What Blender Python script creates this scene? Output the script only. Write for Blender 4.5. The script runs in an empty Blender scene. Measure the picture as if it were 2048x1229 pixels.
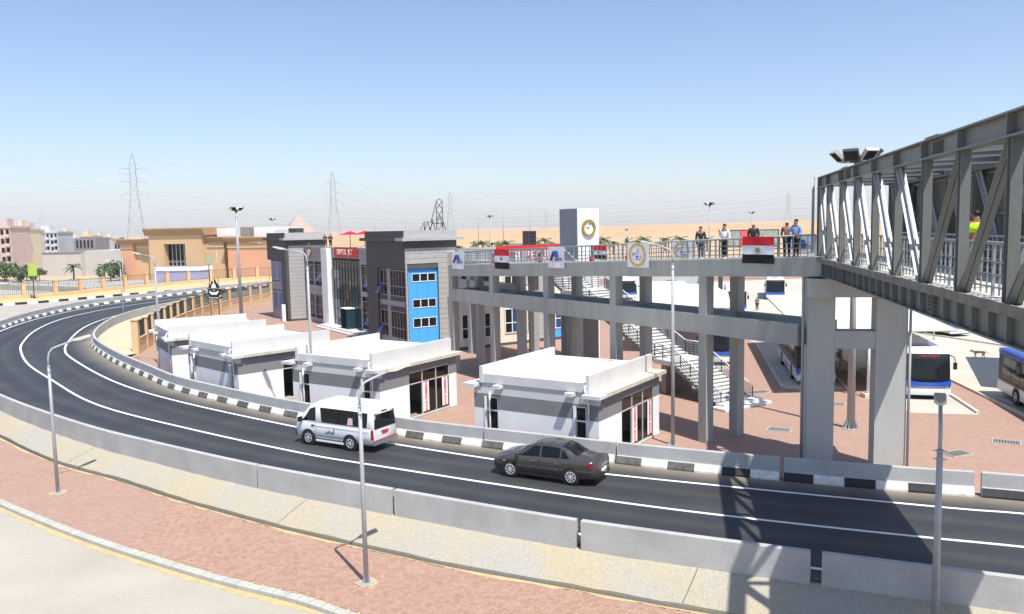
import bpy, bmesh, math, random
from mathutils import Vector, Matrix
from mathutils.geometry import tessellate_polygon
R = math.radians
random.seed(7)
S = bpy.context.scene
C = S.collection

# ------------------------------------------------------------------ camera
cam = bpy.data.cameras.new('camera'); camo = bpy.data.objects.new('camera', cam); C.objects.link(camo)
cam.sensor_fit = 'HORIZONTAL'; cam.sensor_width = 36.0; cam.lens = 1650 * 36 / 2048
cam.clip_start = 0.2; cam.clip_end = 40000
_p, _r = R(5.5), R(-1.13)
_f = Vector((0, math.cos(_p), -math.sin(_p))); _u = Vector((0, math.sin(_p), math.cos(_p))); _x = Vector((1, 0, 0))
_R = _x * math.cos(_r) + _u * math.sin(_r); _U = -_x * math.sin(_r) + _u * math.cos(_r)
camo.matrix_world = Matrix(((_R.x, _U.x, -_f.x, 0), (_R.y, _U.y, -_f.y, 0), (_R.z, _U.z, -_f.z, 10.2), (0, 0, 0, 1)))
S.camera = camo
# ------------------------------------------------------------------ world, sun, exposure
SUN_EL, SUN_AZ = 62.0, 150.5
W = bpy.data.worlds.new('World'); S.world = W; W.use_nodes = True
nt = W.node_tree; bg = nt.nodes['Background']
sky = nt.nodes.new('ShaderNodeTexSky'); sky.sky_type = 'NISHITA'; sky.sun_disc = False
sky.sun_elevation = R(SUN_EL); sky.sun_rotation = R(SUN_AZ)
sky.altitude = 0; sky.air_density = 1.0; sky.dust_density = 0.7; sky.ozone_density = 2.5
wb = nt.nodes.new('ShaderNodeMix'); wb.data_type = 'RGBA'; wb.blend_type = 'MULTIPLY'; wb.inputs[0].default_value = 1; wb.inputs[7].default_value = (.985, .99, 1.055, 1)   # even white balance
nt.links.new(sky.outputs[0], wb.inputs[6]); nt.links.new(wb.outputs[2], bg.inputs[0]); bg.inputs[1].default_value = 0.126
sl = bpy.data.lights.new('sun', 'SUN'); sl.energy = 5.0; sl.angle = R(0.53); sl.color = (1.0, 0.955, 0.89)
so = bpy.data.objects.new('sun', sl); C.objects.link(so)
_d = Vector((-math.sin(R(SUN_AZ)) * math.cos(R(SUN_EL)), -math.cos(R(SUN_AZ)) * math.cos(R(SUN_EL)), -math.sin(R(SUN_EL))))
so.rotation_euler = _d.to_track_quat('-Z', 'Y').to_euler(); so.location = (20, -30, 60)
S.view_settings.view_transform = 'Standard'; S.view_settings.look = 'None'
S.view_settings.exposure = 0.37; S.view_settings.gamma = 1.0; S.view_settings.use_curve_mapping = False
HAZE_DENS = 0.00011
S.cycles.volume_bounces = 1; S.cycles.max_bounces = 6; S.cycles.diffuse_bounces = 3; S.cycles.glossy_bounces = 3; S.cycles.transmission_bounces = 4; S.cycles.transparent_max_bounces = 8

# ------------------------------------------------------------------ helpers
def s2l(c):
    return tuple(((v / 255) / 12.92 if v / 255 <= .04045 else ((v / 255 + .055) / 1.055) ** 2.4) for v in c)

def PH(c, k=1.6):
    """albedo of a surface from its daylight appearance"""
    r, g, b = s2l(c); return (r / k, g / k / .965, b / k / .93)

def new_mat(name):
    m = bpy.data.materials.new(name); m.use_nodes = True
    return m, m.node_tree, m.node_tree.nodes['Principled BSDF']

def N(nt, t, **kw):
    n = nt.nodes.new(t)
    for k, v in kw.items(): setattr(n, k, v)
    return n

def mat(name, col, rough=.6, metal=0., var=.12, scale=1.5, fine=.06, fscale=25., bump=0., bscale=40., col2=None, spec=.5, coat=0., stretch=None):
    """plain painted / mineral surface: base colour with broad blotches (var) and fine grain"""
    m, nt, b = new_mat(name)
    L = nt.links
    geo = N(nt, 'ShaderNodeNewGeometry')
    vec = geo.outputs['Position']
    if stretch:
        mp = N(nt, 'ShaderNodeMapping'); mp.inputs['Scale'].default_value = stretch; L.new(vec, mp.inputs[0]); vec = mp.outputs[0]
    n1 = N(nt, 'ShaderNodeTexNoise'); n1.inputs['Scale'].default_value = scale; n1.inputs['Detail'].default_value = 5
    n2 = N(nt, 'ShaderNodeTexNoise'); n2.inputs['Scale'].default_value = fscale; n2.inputs['Detail'].default_value = 3
    L.new(vec, n1.inputs['Vector']); L.new(vec, n2.inputs['Vector'])
    r1 = N(nt, 'ShaderNodeMapRange'); r1.inputs[1].default_value = .3; r1.inputs[2].default_value = .7
    L.new(n1.outputs[0], r1.inputs[0])
    mx = N(nt, 'ShaderNodeMix', data_type='RGBA')
    c2 = col2 if col2 else tuple(v * (1 - var) for v in col)
    c1 = col if col2 else tuple(min(1, v * (1 + var * .6)) for v in col)
    mx.inputs[6].default_value = (*c1, 1); mx.inputs[7].default_value = (*c2, 1)
    L.new(r1.outputs[0], mx.inputs[0])
    hs = N(nt, 'ShaderNodeMix', data_type='RGBA', blend_type='MULTIPLY'); hs.inputs[0].default_value = 1
    r2 = N(nt, 'ShaderNodeMapRange'); r2.inputs[1].default_value = .25; r2.inputs[2].default_value = .75
    r2.inputs[3].default_value = 1 - fine; r2.inputs[4].default_value = 1 + fine
    L.new(n2.outputs[0], r2.inputs[0]); L.new(mx.outputs[2], hs.inputs[6]); L.new(r2.outputs[0], hs.inputs[7])
    L.new(hs.outputs[2], b.inputs['Base Color'])
    b.inputs['Roughness'].default_value = rough; b.inputs['Metallic'].default_value = metal
    b.inputs['Specular IOR Level'].default_value = spec
    if coat: b.inputs['Coat Weight'].default_value = coat; b.inputs['Coat Roughness'].default_value = .05
    if bump:
        n3 = N(nt, 'ShaderNodeTexNoise'); n3.inputs['Scale'].default_value = bscale; n3.inputs['Detail'].default_value = 4
        L.new(geo.outputs['Position'], n3.inputs['Vector'])
        bp = N(nt, 'ShaderNodeBump'); bp.inputs['Strength'].default_value = bump; bp.inputs['Distance'].default_value = .02
        L.new(n3.outputs[0], bp.inputs['Height']); L.new(bp.outputs[0], b.inputs['Normal'])
    return m

class MB:
    def __init__(s): s.v = []; s.f = []; s.sm = []; s.mi = []; s.cm = 0
    def add(s, vs, fs, smooth=False):
        o = len(s.v); s.v += [tuple(p) for p in vs]
        seen = set()
        for f in fs:
            k = frozenset(f)
            if k in seen: continue          # never two faces on one plane
            seen.add(k); s.f.append([i + o for i in f]); s.sm.append(smooth); s.mi.append(s.cm)
        return s
    def box(s, a, b):
        (x0, y0, z0), (x1, y1, z1) = a, b
        x0, x1 = min(x0, x1), max(x0, x1); y0, y1 = min(y0, y1), max(y0, y1); z0, z1 = min(z0, z1), max(z0, z1)
        return s.add([(x0, y0, z0), (x1, y0, z0), (x1, y1, z0), (x0, y1, z0), (x0, y0, z1), (x1, y0, z1), (x1, y1, z1), (x0, y1, z1)],
                     [(0, 3, 2, 1), (4, 5, 6, 7), (0, 1, 5, 4), (1, 2, 6, 5), (2, 3, 7, 6), (3, 0, 4, 7)])
    def cbox(s, c, d): return s.box([c[i] - d[i] / 2 for i in range(3)], [c[i] + d[i] / 2 for i in range(3)])
    def bar(s, p, q, w, h, up=(0, 0, 1)):
        """box-section bar from p to q"""
        p, q = Vector(p), Vector(q); d = (q - p).normalized(); up = Vector(up)
        if abs(d.dot(up)) > .99: up = Vector((0, 1, 0))
        sx = d.cross(up).normalized(); sy = sx.cross(d).normalized()
        vs = [P + sx * a * w / 2 + sy * c * h / 2 for P in (p, q) for a, c in ((-1, -1), (1, -1), (1, 1), (-1, 1))]
        return s.add(vs, [(0, 1, 2, 3), (7, 6, 5, 4), (0, 4, 5, 1), (1, 5, 6, 2), (2, 6, 7, 3), (3, 7, 4, 0)])
    def tube(s, pts, r, n=8, r1=None, cap=True, smooth=True):
        pts = [Vector(p) for p in pts]; m = len(pts); vs = []; fs = []
        up = Vector((0, 0, 1)); d0 = (pts[1] - pts[0]).normalized()
        if abs(d0.dot(up)) > .9: up = Vector((0, 1, 0))
        for i, p in enumerate(pts):
            d = (pts[min(i + 1, m - 1)] - pts[max(i - 1, 0)]).normalized()
            sx = d.cross(up).normalized(); sy = sx.cross(d)
            rr = r if r1 is None else (r + (r1 - r) * i / (m - 1))
            if isinstance(r, (list, tuple)): rr = r[i]
            for k in range(n):
                a = 2 * math.pi * k / n; vs.append(p + (sx * math.cos(a) + sy * math.sin(a)) * rr)
        for i in range(m - 1):
            for k in range(n):
                k2 = (k + 1) % n; fs.append((i * n + k, i * n + k2, (i + 1) * n + k2, (i + 1) * n + k))
        s.add(vs, fs, smooth)
        if cap: s.f += [[len(s.v) - len(vs) + k for k in range(n)][::-1], [len(s.v) - n + k for k in range(n)]]; s.sm += [False, False]; s.mi += [s.cm, s.cm]
        return s
    def prism(s, poly, z0, z1):
        n = len(poly)
        vs = [(x, y, z0) for x, y in poly] + [(x, y, z1) for x, y in poly]
        return s.add(vs, [tuple(range(n))[::-1], tuple(range(n, 2 * n))] + [(i, (i + 1) % n, n + (i + 1) % n, n + i) for i in range(n)])
    def prism_y(s, poly, y0, y1):
        n = len(poly)
        vs = [(x, y0, z) for x, z in poly] + [(x, y1, z) for x, z in poly]
        return s.add(vs, [tuple(range(n)), tuple(range(n, 2 * n))[::-1]] + [((i + 1) % n, i, n + i, n + (i + 1) % n) for i in range(n)])
    def prism_x(s, poly, x0, x1):
        n = len(poly)
        vs = [(x0, y, z) for y, z in poly] + [(x1, y, z) for y, z in poly]
        return s.add(vs, [tuple(range(n))[::-1], tuple(range(n, 2 * n))] + [(i, (i + 1) % n, n + (i + 1) % n, n + i) for i in range(n)])
    def strip(s, A, B, smooth=False):
        n = len(A); return s.add(list(A) + list(B), [(i, i + 1, n + i + 1, n + i) for i in range(n - 1)], smooth)
    def poly(s, pts, z=None):
        P = [Vector((p[0], p[1], p[2] if z is None else z)) for p in pts]
        o = len(s.v); s.v += [tuple(p) for p in P]
        for t in tessellate_polygon([P]):
            a, b, c = t; nz = (P[b] - P[a]).cross(P[c] - P[a]).z
            s.f.append([o + a, o + b, o + c] if nz > 0 else [o + c, o + b, o + a]); s.sm.append(False); s.mi.append(s.cm)
        return s
    def sphere(s, c, r, n=10, m=6, sc=(1, 1, 1)):
        vs = []; fs = []
        for i in range(m + 1):
            t = math.pi * i / m
            for k in range(n):
                a = 2 * math.pi * k / n
                vs.append((c[0] + r * sc[0] * math.sin(t) * math.cos(a), c[1] + r * sc[1] * math.sin(t) * math.sin(a), c[2] + r * sc[2] * math.cos(t)))
        for i in range(m):
            for k in range(n): fs.append((i * n + k, (i + 1) * n + k, (i + 1) * n + (k + 1) % n, i * n + (k + 1) % n))
        return s.add(vs, fs, True)
    def mesh(s, name, mats):
        me = bpy.data.meshes.new(name); me.from_pydata(s.v, [], s.f)
        if not isinstance(mats, (list, tuple)): mats = [mats]
        for m in mats: me.materials.append(m)
        me.polygons.foreach_set('use_smooth', s.sm); me.polygons.foreach_set('material_index', s.mi); me.update()
        return me
    def obj(s, name, mats, parent=None, loc=None, rz=0):
        return inst(name, s.mesh(name, mats), parent, loc, rz)

def inst(name, me, parent=None, loc=None, rz=0, rot=None):
    o = bpy.data.objects.new(name, me); C.objects.link(o)
    if parent: o.parent = parent
    if loc is not None: o.location = loc
    if rot is not None: o.rotation_euler = rot
    elif rz: o.rotation_euler = (0, 0, rz)
    return o
def tag(o, label=None, cat=None, group=None, kind=None):
    if label: o['label'] = label
    if cat: o['category'] = cat
    if group: o['group'] = group
    if kind: o['kind'] = kind
    return o
def thing(name, label, cat, loc=(0, 0, 0), rz=0, group=None):
    o = bpy.data.objects.new(name, None); C.objects.link(o); o.location = loc; o.rotation_euler = (0, 0, rz); o.empty_display_size = .3
    return tag(o, label, cat, group)
def struct(name, mb, m):
    return tag(mb.obj(name, m), kind='structure')
def copy_tree(o, parent=None):
    c = o.copy(); C.objects.link(c); c.parent = parent
    for ch in o.children: copy_tree(ch, c)
    return c
ORD = ['first', 'second', 'third', 'fourth', 'fifth', 'sixth', 'seventh', 'eighth', 'ninth', 'tenth', 'eleventh', 'twelfth', 'thirteenth', 'fourteenth', 'fifteenth', 'sixteenth', 'seventeenth', 'eighteenth', 'nineteenth', 'twentieth']
def nth(i):
    if i < 20: return ORD[i]
    t, u = divmod(i + 1, 10)
    return ({2: 'twentieth', 3: 'thirtieth', 4: 'fortieth'}[t] if u == 0 else {2: 'twenty', 3: 'thirty', 4: 'forty'}[t] + '-' + ORD[u - 1])

def cr(P, n=8):
    """Catmull-Rom through 2-D points"""
    P = [Vector(p) for p in P]; out = []
    Q = [P[0] * 2 - P[1]] + P + [P[-1] * 2 - P[-2]]
    for i in range(1, len(Q) - 2):
        a, b, c, d = Q[i - 1], Q[i], Q[i + 1], Q[i + 2]
        for k in range(n):
            t = k / n
            out.append(.5 * ((2 * b) + (c - a) * t + (2 * a - 5 * b + 4 * c - d) * t * t + (3 * b - a - 3 * c + d) * t ** 3))
    out.append(P[-1]); return out
def smooth2(P, k=2):
    for _ in range(k): P = [P[0]] + [(P[i - 1] + P[i] * 2 + P[i + 1]) / 4 for i in range(1, len(P) - 1)] + [P[-1]]
    return P
class Path:
    def __init__(s, pts):
        s.p = pts; s.l = [0]
        for i in range(1, len(pts)): s.l.append(s.l[-1] + (pts[i] - pts[i - 1]).length)
        s.len = s.l[-1]
    def at(s, d):
        d = max(0, min(s.len, d)); i = 0
        lo, hi = 0, len(s.l) - 2
        while lo < hi:
            m = (lo + hi + 1) // 2
            if s.l[m] <= d: lo = m
            else: hi = m - 1
        i = lo; t = (d - s.l[i]) / max(1e-9, s.l[i + 1] - s.l[i])
        p = s.p[i].lerp(s.p[i + 1], t); g = (s.p[i + 1] - s.p[i]).normalized()
        # smoothed tangent
        j0, j1 = max(0, i - 2), min(len(s.p) - 1, i + 3); g = (s.p[j1] - s.p[j0]).normalized()
        return p, g
    def off(s, d, o):
        p, g = s.at(d); return Vector((p.x - g.y * o, p.y + g.x * o))
    def line(s, o, step=1.0, a=0, b=None):
        b = s.len if b is None else b; n = max(2, int((b - a) / step) + 1)
        return [s.off(a + (b - a) * i / n, o) for i in range(n + 1)]
def z3(P, z): return [(p.x, p.y, z) for p in P]

# temp scene for evaluating modifiers / text
TMP = bpy.data.scenes.new('tmp')
def evaluate(o, name):
    TMP.collection.objects.link(o); vl = TMP.view_layers[0]; vl.update(); dg = vl.depsgraph
    me = bpy.data.meshes.new_from_object(o.evaluated_get(dg), depsgraph=dg); me.name = name
    TMP.collection.objects.unlink(o); d = o.data; bpy.data.objects.remove(o)
    return me
_tc = {}
def text_mesh(t, size, m, ext=.01, bold=0., align='CENTER', sx=1., shear=0.):
    k = (t, size, m.name, ext, bold, align, sx, shear)
    if k in _tc: return _tc[k]
    cu = bpy.data.curves.new('lettering', 'FONT'); cu.body = t; cu.size = size; cu.extrude = ext; cu.offset = bold
    cu.align_x = align; cu.align_y = 'CENTER'; cu.resolution_u = 3; cu.shear = shear; cu.space_character = 1.05
    me = evaluate(bpy.data.objects.new('lettering', cu), 'lettering')
    me.transform(Matrix.Diagonal((sx, 1, 1, 1))); me.materials.clear(); me.materials.append(m); _tc[k] = me
    return me
def skin(verts, edges, rad, m, name, sub=1):
    me = bpy.data.meshes.new(name); me.from_pydata([tuple(v) for v in verts], edges, []); me.update()
    o = bpy.data.objects.new(name, me)
    md = o.modifiers.new('skin', 'SKIN'); md.use_smooth_shade = True
    for i, v in enumerate(me.skin_vertices[0].data):
        r = rad[i]; v.radius = (r, r) if not isinstance(r, tuple) else r
        v.use_root = (i == 0)
    sb = o.modifiers.new('sub', 'SUBSURF'); sb.levels = sub; sb.render_levels = sub
    out = evaluate(o, name); out.materials.clear(); out.materials.append(m)
    return out

# ------------------------------------------------------------------ materials
def paver_mat(name, joints=True, c1=(210, 170, 147), c2=(195, 151, 128), bw=.2, bh=.1, rot=0.3, dust=.26):
    m, nt, b = new_mat(name); L = nt.links
    geo = N(nt, 'ShaderNodeNewGeometry'); mp = N(nt, 'ShaderNodeMapping'); mp.inputs['Rotation'].default_value = (0, 0, rot)
    L.new(geo.outputs['Position'], mp.inputs[0])
    br = N(nt, 'ShaderNodeTexBrick'); L.new(mp.outputs[0], br.inputs['Vector'])
    br.inputs['Scale'].default_value = 1; br.inputs['Brick Width'].default_value = bw; br.inputs['Row Height'].default_value = bh
    br.inputs['Mortar Size'].default_value = .008 if joints else 0.; br.inputs['Mortar Smooth'].default_value = .3
    br.inputs['Color1'].default_value = (*PH(c1), 1); br.inputs['Color2'].default_value = (*PH(c2), 1); br.inputs['Mortar'].default_value = (*PH((190, 158, 140)), 1)
    n1 = N(nt, 'ShaderNodeTexNoise'); n1.inputs['Scale'].default_value = .45; n1.inputs['Detail'].default_value = 6; n1.inputs['Roughness'].default_value = .6
    mp2 = N(nt, 'ShaderNodeMapping'); mp2.inputs['Rotation'].default_value = (0, 0, .55); mp2.inputs['Scale'].default_value = (.5, 1.6, 1)
    L.new(geo.outputs['Position'], mp2.inputs[0]); L.new(mp2.outputs[0], n1.inputs['Vector'])
    r1 = N(nt, 'ShaderNodeMapRange'); r1.inputs[1].default_value = .42; r1.inputs[2].default_value = .78; r1.inputs[4].default_value = dust
    L.new(n1.outputs[0], r1.inputs[0])
    mx = N(nt, 'ShaderNodeMix', data_type='RGBA'); mx.inputs[7].default_value = (*PH((212, 180, 156)), 1)
    L.new(r1.outputs[0], mx.inputs[0]); L.new(br.outputs[0], mx.inputs[6])
    n2 = N(nt, 'ShaderNodeTexNoise'); n2.inputs['Scale'].default_value = 9; n2.inputs['Detail'].default_value = 4; L.new(geo.outputs['Position'], n2.inputs['Vector'])
    r2 = N(nt, 'ShaderNodeMapRange'); r2.inputs[3].default_value = .9; r2.inputs[4].default_value = 1.1; L.new(n2.outputs[0], r2.inputs[0])
    hs = N(nt, 'ShaderNodeMix', data_type='RGBA', blend_type='MULTIPLY'); hs.inputs[0].default_value = 1
    L.new(mx.outputs[2], hs.inputs[6]); L.new(r2.outputs[0], hs.inputs[7]); L.new(hs.outputs[2], b.inputs['Base Color'])
    b.inputs['Roughness'].default_value = .85
    return m
M_PAV = paver_mat('red_paving')
M_PAVGS = [paver_mat('red_paver_block', False, (208, 166, 143), (203, 159, 136)), paver_mat('pale_paver_block', False, (214, 173, 150), (209, 167, 144)), paver_mat('dark_paver_block', False, (199, 154, 131), (195, 149, 126))]

def asphalt_mat(name, base, dustc, edge=False):
    m, nt, b = new_mat(name); L = nt.links
    geo = N(nt, 'ShaderNodeNewGeometry')
    n1 = N(nt, 'ShaderNodeTexNoise'); n1.inputs['Scale'].default_value = .35; n1.inputs['Detail'].default_value = 6; L.new(geo.outputs['Position'], n1.inputs['Vector'])
    n2 = N(nt, 'ShaderNodeTexNoise'); n2.inputs['Scale'].default_value = 55; n2.inputs['Detail'].default_value = 3; L.new(geo.outputs['Position'], n2.inputs['Vector'])
    mx = N(nt, 'ShaderNodeMix', data_type='RGBA'); mx.inputs[6].default_value = (*base, 1); mx.inputs[7].default_value = (*[v * 1.45 for v in base], 1)
    r1 = N(nt, 'ShaderNodeMapRange'); r1.inputs[1].default_value = .35; r1.inputs[2].default_value = .7; L.new(n1.outputs[0], r1.inputs[0]); L.new(r1.outputs[0], mx.inputs[0])
    last = mx.outputs[2]
    at = N(nt, 'ShaderNodeAttribute'); at.attribute_name = 'dust'
    mul = N(nt, 'ShaderNodeMath', operation='MULTIPLY_ADD')
    L.new(n1.outputs[0], mul.inputs[0]); mul.inputs[1].default_value = .9; mul.inputs[2].default_value = -.45
    add = N(nt, 'ShaderNodeMath', operation='ADD', use_clamp=True); L.new(at.outputs['Fac'], add.inputs[0])
    m3 = N(nt, 'ShaderNodeMath', operation='MULTIPLY'); L.new(mul.outputs[0], m3.inputs[0]); L.new(at.outputs['Fac'], m3.inputs[1]); L.new(m3.outputs[0], add.inputs[1])
    d = N(nt, 'ShaderNodeMix', data_type='RGBA'); d.inputs[7].default_value = (*dustc, 1)
    L.new(add.outputs[0], d.inputs[0]); L.new(last, d.inputs[6])
    hs = N(nt, 'ShaderNodeMix', data_type='RGBA', blend_type='MULTIPLY'); hs.inputs[0].default_value = 1
    r2 = N(nt, 'ShaderNodeMapRange'); r2.inputs[1].default_value = .3; r2.inputs[2].default_value = .7; r2.inputs[3].default_value = .72; r2.inputs[4].default_value = 1.28
    L.new(n2.outputs[0], r2.inputs[0]); L.new(d.outputs[2], hs.inputs[6]); L.new(r2.outputs[0], hs.inputs[7]); L.new(hs.outputs[2], b.inputs['Base Color'])
    b.inputs['Roughness'].default_value = .62; b.inputs['Specular IOR Level'].default_value = .45
    bp = N(nt, 'ShaderNodeBump'); bp.inputs['Strength'].default_value = .25; bp.inputs['Distance'].default_value = .01; L.new(n2.outputs[0], bp.inputs['Height']); L.new(bp.outputs[0], b.inputs['Normal'])
    return m
M_ASPH = asphalt_mat('asphalt', (.027, .029, .033), PH((178, 164, 142)))

M_SAND = mat('desert_sand', PH((236, 204, 162)), .95, var=.12, scale=.02, fine=.08, fscale=.35, col2=PH((222, 186, 144)))
M_EMB = mat('embankment_concrete', PH((208, 201, 186), 1.75), .95, var=.15, scale=.5, fine=.16, fscale=20, bump=.45, bscale=14, col2=PH((224, 206, 170), 1.85), stretch=(1.0, .45, 1))
M_PALEC = mat('pale_concrete_paving', PH((218, 207, 188)), .9, var=.12, scale=.3, fine=.06, fscale=8, bump=.12, bscale=30, col2=PH((202, 192, 170)))
M_YARD = mat('yard_concrete', PH((238, 230, 210)), .9, var=.1, scale=.25, fine=.06, fscale=4, col2=PH((222, 210, 190)))
M_KERB = mat('kerb_concrete', PH((226, 222, 206), 1.7), .9, var=.12, scale=2, fine=.1, fscale=18, bump=.2)
M_SANDY = mat('loose_sand', PH((232, 204, 152)), .95, var=.15, scale=3, fine=.12, fscale=30)
M_BARR = mat('barrier_concrete', s2l((182, 182, 180)), .85, var=.1, scale=.9, fine=.07, fscale=12, bump=.25, bscale=22, col2=s2l((164, 164, 162)))
M_BLACK = mat('black_kerb_paint', s2l((74, 74, 74)), .8, var=.3, scale=4, fine=.25, fscale=18, col2=s2l((108, 106, 100)))
M_BLACKN = mat('fresh_black_kerb_paint', s2l((44, 44, 46)), .7, var=.3, scale=4, fine=.25, fscale=18)
M_WHITEP = mat('white_kerb_paint', s2l((232, 230, 224)), .8, var=.12, scale=4, fine=.1, fscale=20, col2=s2l((205, 198, 184)))
M_LINE = mat('road_line_paint', s2l((236, 236, 232)), .7, var=.08, scale=1.5, fine=.1, fscale=40)
M_DARKGAP = mat('gutter_earth', s2l((84, 74, 52)), .95, var=.3, scale=3, fine=.2)

# ------------------------------------------------------------------ ground and far terrain
g = MB(); n = 24
for r0, r1 in ((0, 60), (60, 300), (300, 1200), (1200, 6000), (6000, 25000)):
    A = [(r0 * math.cos(2 * math.pi * i / n), r0 * math.sin(2 * math.pi * i / n), -1.0) for i in range(n + 1)]
    B = [(r1 * math.cos(2 * math.pi * i / n), r1 * math.sin(2 * math.pi * i / n), -1.0) for i in range(n + 1)]
    g.strip(A, B)
struct('ground', g, M_SAND)

random.seed(3)
def hill_h(x, y):
    t = max(0, min(1, (y - 420) / 1900)); t = t * t * (3 - 2 * t)
    rise = 2.0 + 21 * max(0, min(1, (x + 300) / 1700))
    w = (math.sin(x * .011 + y * .004) + math.sin(x * .023 - y * .009 + 1.3) * .6 + math.sin(x * .05 + y * .021) * .35)
    return -.98 + t * rise + w * 1.1 * min(1, max(0, (y - 420) / 300)) * (1 - .5 * t)
g = MB(); nx, ny = 90, 70; vs = []
for j in range(ny + 1):
    y = 420 + (2500 - 420) * (j / ny) ** 1.35
    for i in range(nx + 1):
        x = -.42 * y + (1.12 * y) * i / nx
        vs.append((x, y, hill_h(x, y) if 0 < j else -1.1))
g.add(vs, [(j * (nx + 1) + i, j * (nx + 1) + i + 1, (j + 1) * (nx + 1) + i + 1, (j + 1) * (nx + 1) + i) for j in range(ny) for i in range(nx)], True)
M_DUNE = mat('desert_slope', PH((246, 206, 152), 1.7), .95, var=.1, scale=.012, fine=.2, fscale=.09, col2=PH((230, 182, 128), 1.7), stretch=(1, .35, 1))
struct('desert_hill', g, M_DUNE)

# ------------------------------------------------------------------ road
INN = [(58, 14), (40, 20.8), (27, 25.4), (18.51, 29.22), (14.97, 30.44), (10.65, 32.13), (7.69, 33.42), (4.52, 34.91), (-1.47, 38.05), (-5.78, 40.51), (-12.61, 45.36), (-17.7, 49.63), (-22.35, 53.97), (-26.12, 58.6), (-31.36, 65.14), (-37.07, 73.18), (-40.3, 78.81), (-43.1, 85.63), (-45.75, 94.1), (-47.3, 103), (-47.4, 112), (-46.3, 121), (-44, 131), (-40, 143), (-33, 158)]
OUT = [(50, 7), (34, 13), (20, 18), (13.23, 20.7), (8.7, 22.59), (2.06, 25.56), (-4.36, 29.1), (-10.34, 32.56), (-16.2, 36.57), (-21.66, 40.61), (-30.87, 48.81), (-39, 57.8), (-47, 68.5), (-53, 79.5), (-57.64, 92.26), (-60.67, 104.18), (-61.65, 117.87), (-60, 127), (-57.35, 136), (-53.5, 146.5), (-46, 162)]
LIN = [(60, 10.8), (40, 18.7), (28, 23.6), (17.57, 27.69), (15.07, 28.52), (3.5, 33.31), (-1.02, 35.77), (-5.67, 38.64), (-11.21, 42.35), (-21.2, 50.35), (-28.69, 57.9), (-37.52, 69.23), (-40.47, 73.94), (-42.52, 78.09), (-46.24, 86.94), (-48.9, 95), (-50.4, 103), (-50.6, 112), (-49.4, 122), (-46.6, 134), (-42, 146)]
LMID = [(56, 8.6), (38, 15.9), (26, 20.8), (15.77, 24.79), (13.53, 25.6), (8.9, 27.41), (3.15, 30.03), (-6.69, 35.47), (-9.96, 37.45), (-16.96, 42.5), (-25.4, 49.35), (-33.07, 58.37), (-39.29, 66.09), (-44.84, 74.52), (-47.76, 79.87), (-52.01, 89.12), (-55.6, 100.23), (-56.6, 109.38), (-56.1, 118.6), (-54.2, 126), (-51, 136.5), (-46, 148)]
LOUT = [(52, 7.0), (36, 13.3), (21, 18.9), (9.01, 23.4), (2.3, 26.5), (-4.1, 29.9), (-10.1, 33.5), (-16, 37.6), (-21.3, 41.7), (-30.3, 49.7), (-38.3, 58.6), (-46.2, 69.2), (-52.1, 80), (-56.5, 91), (-59.6, 104), (-60.4, 117.8), (-58.6, 127), (-55.8, 136), (-52, 146)]
PI_, PO, PLI, PLM, PLO = [Path(smooth2(cr(p, 10), 6)) for p in (INN, OUT, LIN, LMID, LOUT)]
def both(PA, PB, n): return [PA.at(PA.len * i / n)[0] for i in range(n + 1)], [PB.at(PB.len * i / n)[0] for i in range(n + 1)]
A, B = both(PI_, PO, 260)
g = MB(); rows = []; kk = [i / 40 for i in range(41)]
def road_dust(k):
    e = max(0, 1 - k / .2) ** 1.4 + .35 * max(0, (k - .94) / .06)
    for c in (.33, .49, .66, .82): e += .085 * math.exp(-((k - c) / .035) ** 2)
    return e + .03 * math.exp(-((k - .42) / .02) ** 2)
dust = [road_dust(k) for k in kk]
for k in kk: rows += [(a.x + (b.x - a.x) * k, a.y + (b.y - a.y) * k, 0.) for a, b in zip(A, B)]
m = len(A)
g.add(rows, [(j * m + i + 1, j * m + i, (j + 1) * m + i, (j + 1) * m + i + 1) for j in range(len(kk) - 1) for i in range(m - 1)])
me = g.mesh('road', M_ASPH); at = me.attributes.new('dust', 'FLOAT', 'POINT')
at.data.foreach_set('value', [dust[j] for j in range(len(kk)) for i in range(m)])
tag(inst('road', me), kind='structure')
for P_, nm in ((PLI, 'lane_line_inner'), (PLM, 'lane_line_middle'), (PLO, 'lane_line_outer')):
    w = .085; L1, L2 = P_.line(-w, .8), P_.line(w, .8)
    struct(nm, MB().strip(z3(L1, .006), z3(L2, .006)), M_LINE)
# earth body under the raised road so the embankment has something behind it
g = MB(); g.strip([(a.x, a.y, -.03) for a in A], [(b.x, b.y, -.03) for b in B]); struct('road_base', g, M_EMB)

# barriers ---------------------------------------------------------------------------------------
PROF = [(-.13, -.12), (.30, -.12), (.30, .07), (.17, .32), (.11, .35), (.09, .86), (.075, .875), (-.115, .875), (-.13, .86)]
PBLK = [(.300, -.1), (.312, -.1), (.312, .075), (.182, .326), (.168, .322), (.302, .07)]
def extrude_along(path, prof, a, b, side, step=1.1, close=True):
    n = max(1, int(math.ceil((b - a) / step))); g = MB(); k = len(prof); vs = []
    for i in range(n + 1):
        d = a + (b - a) * i / n
        for o, z in prof: q = path.off(d, o * side); vs.append((q.x, q.y, z))
    fs = []
    for i in range(n):
        for j in range(k):
            j2 = (j + 1) % k; f = (i * k + j, i * k + j2, (i + 1) * k + j2, (i + 1) * k + j); fs.append(f if side > 0 else f[::-1])
    if close: fs += [tuple(range(k))[::-1 if side > 0 else 1], tuple(n * k + j for j in range(k))[::1 if side > 0 else -1]]
    return g.add(vs, fs)
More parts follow.
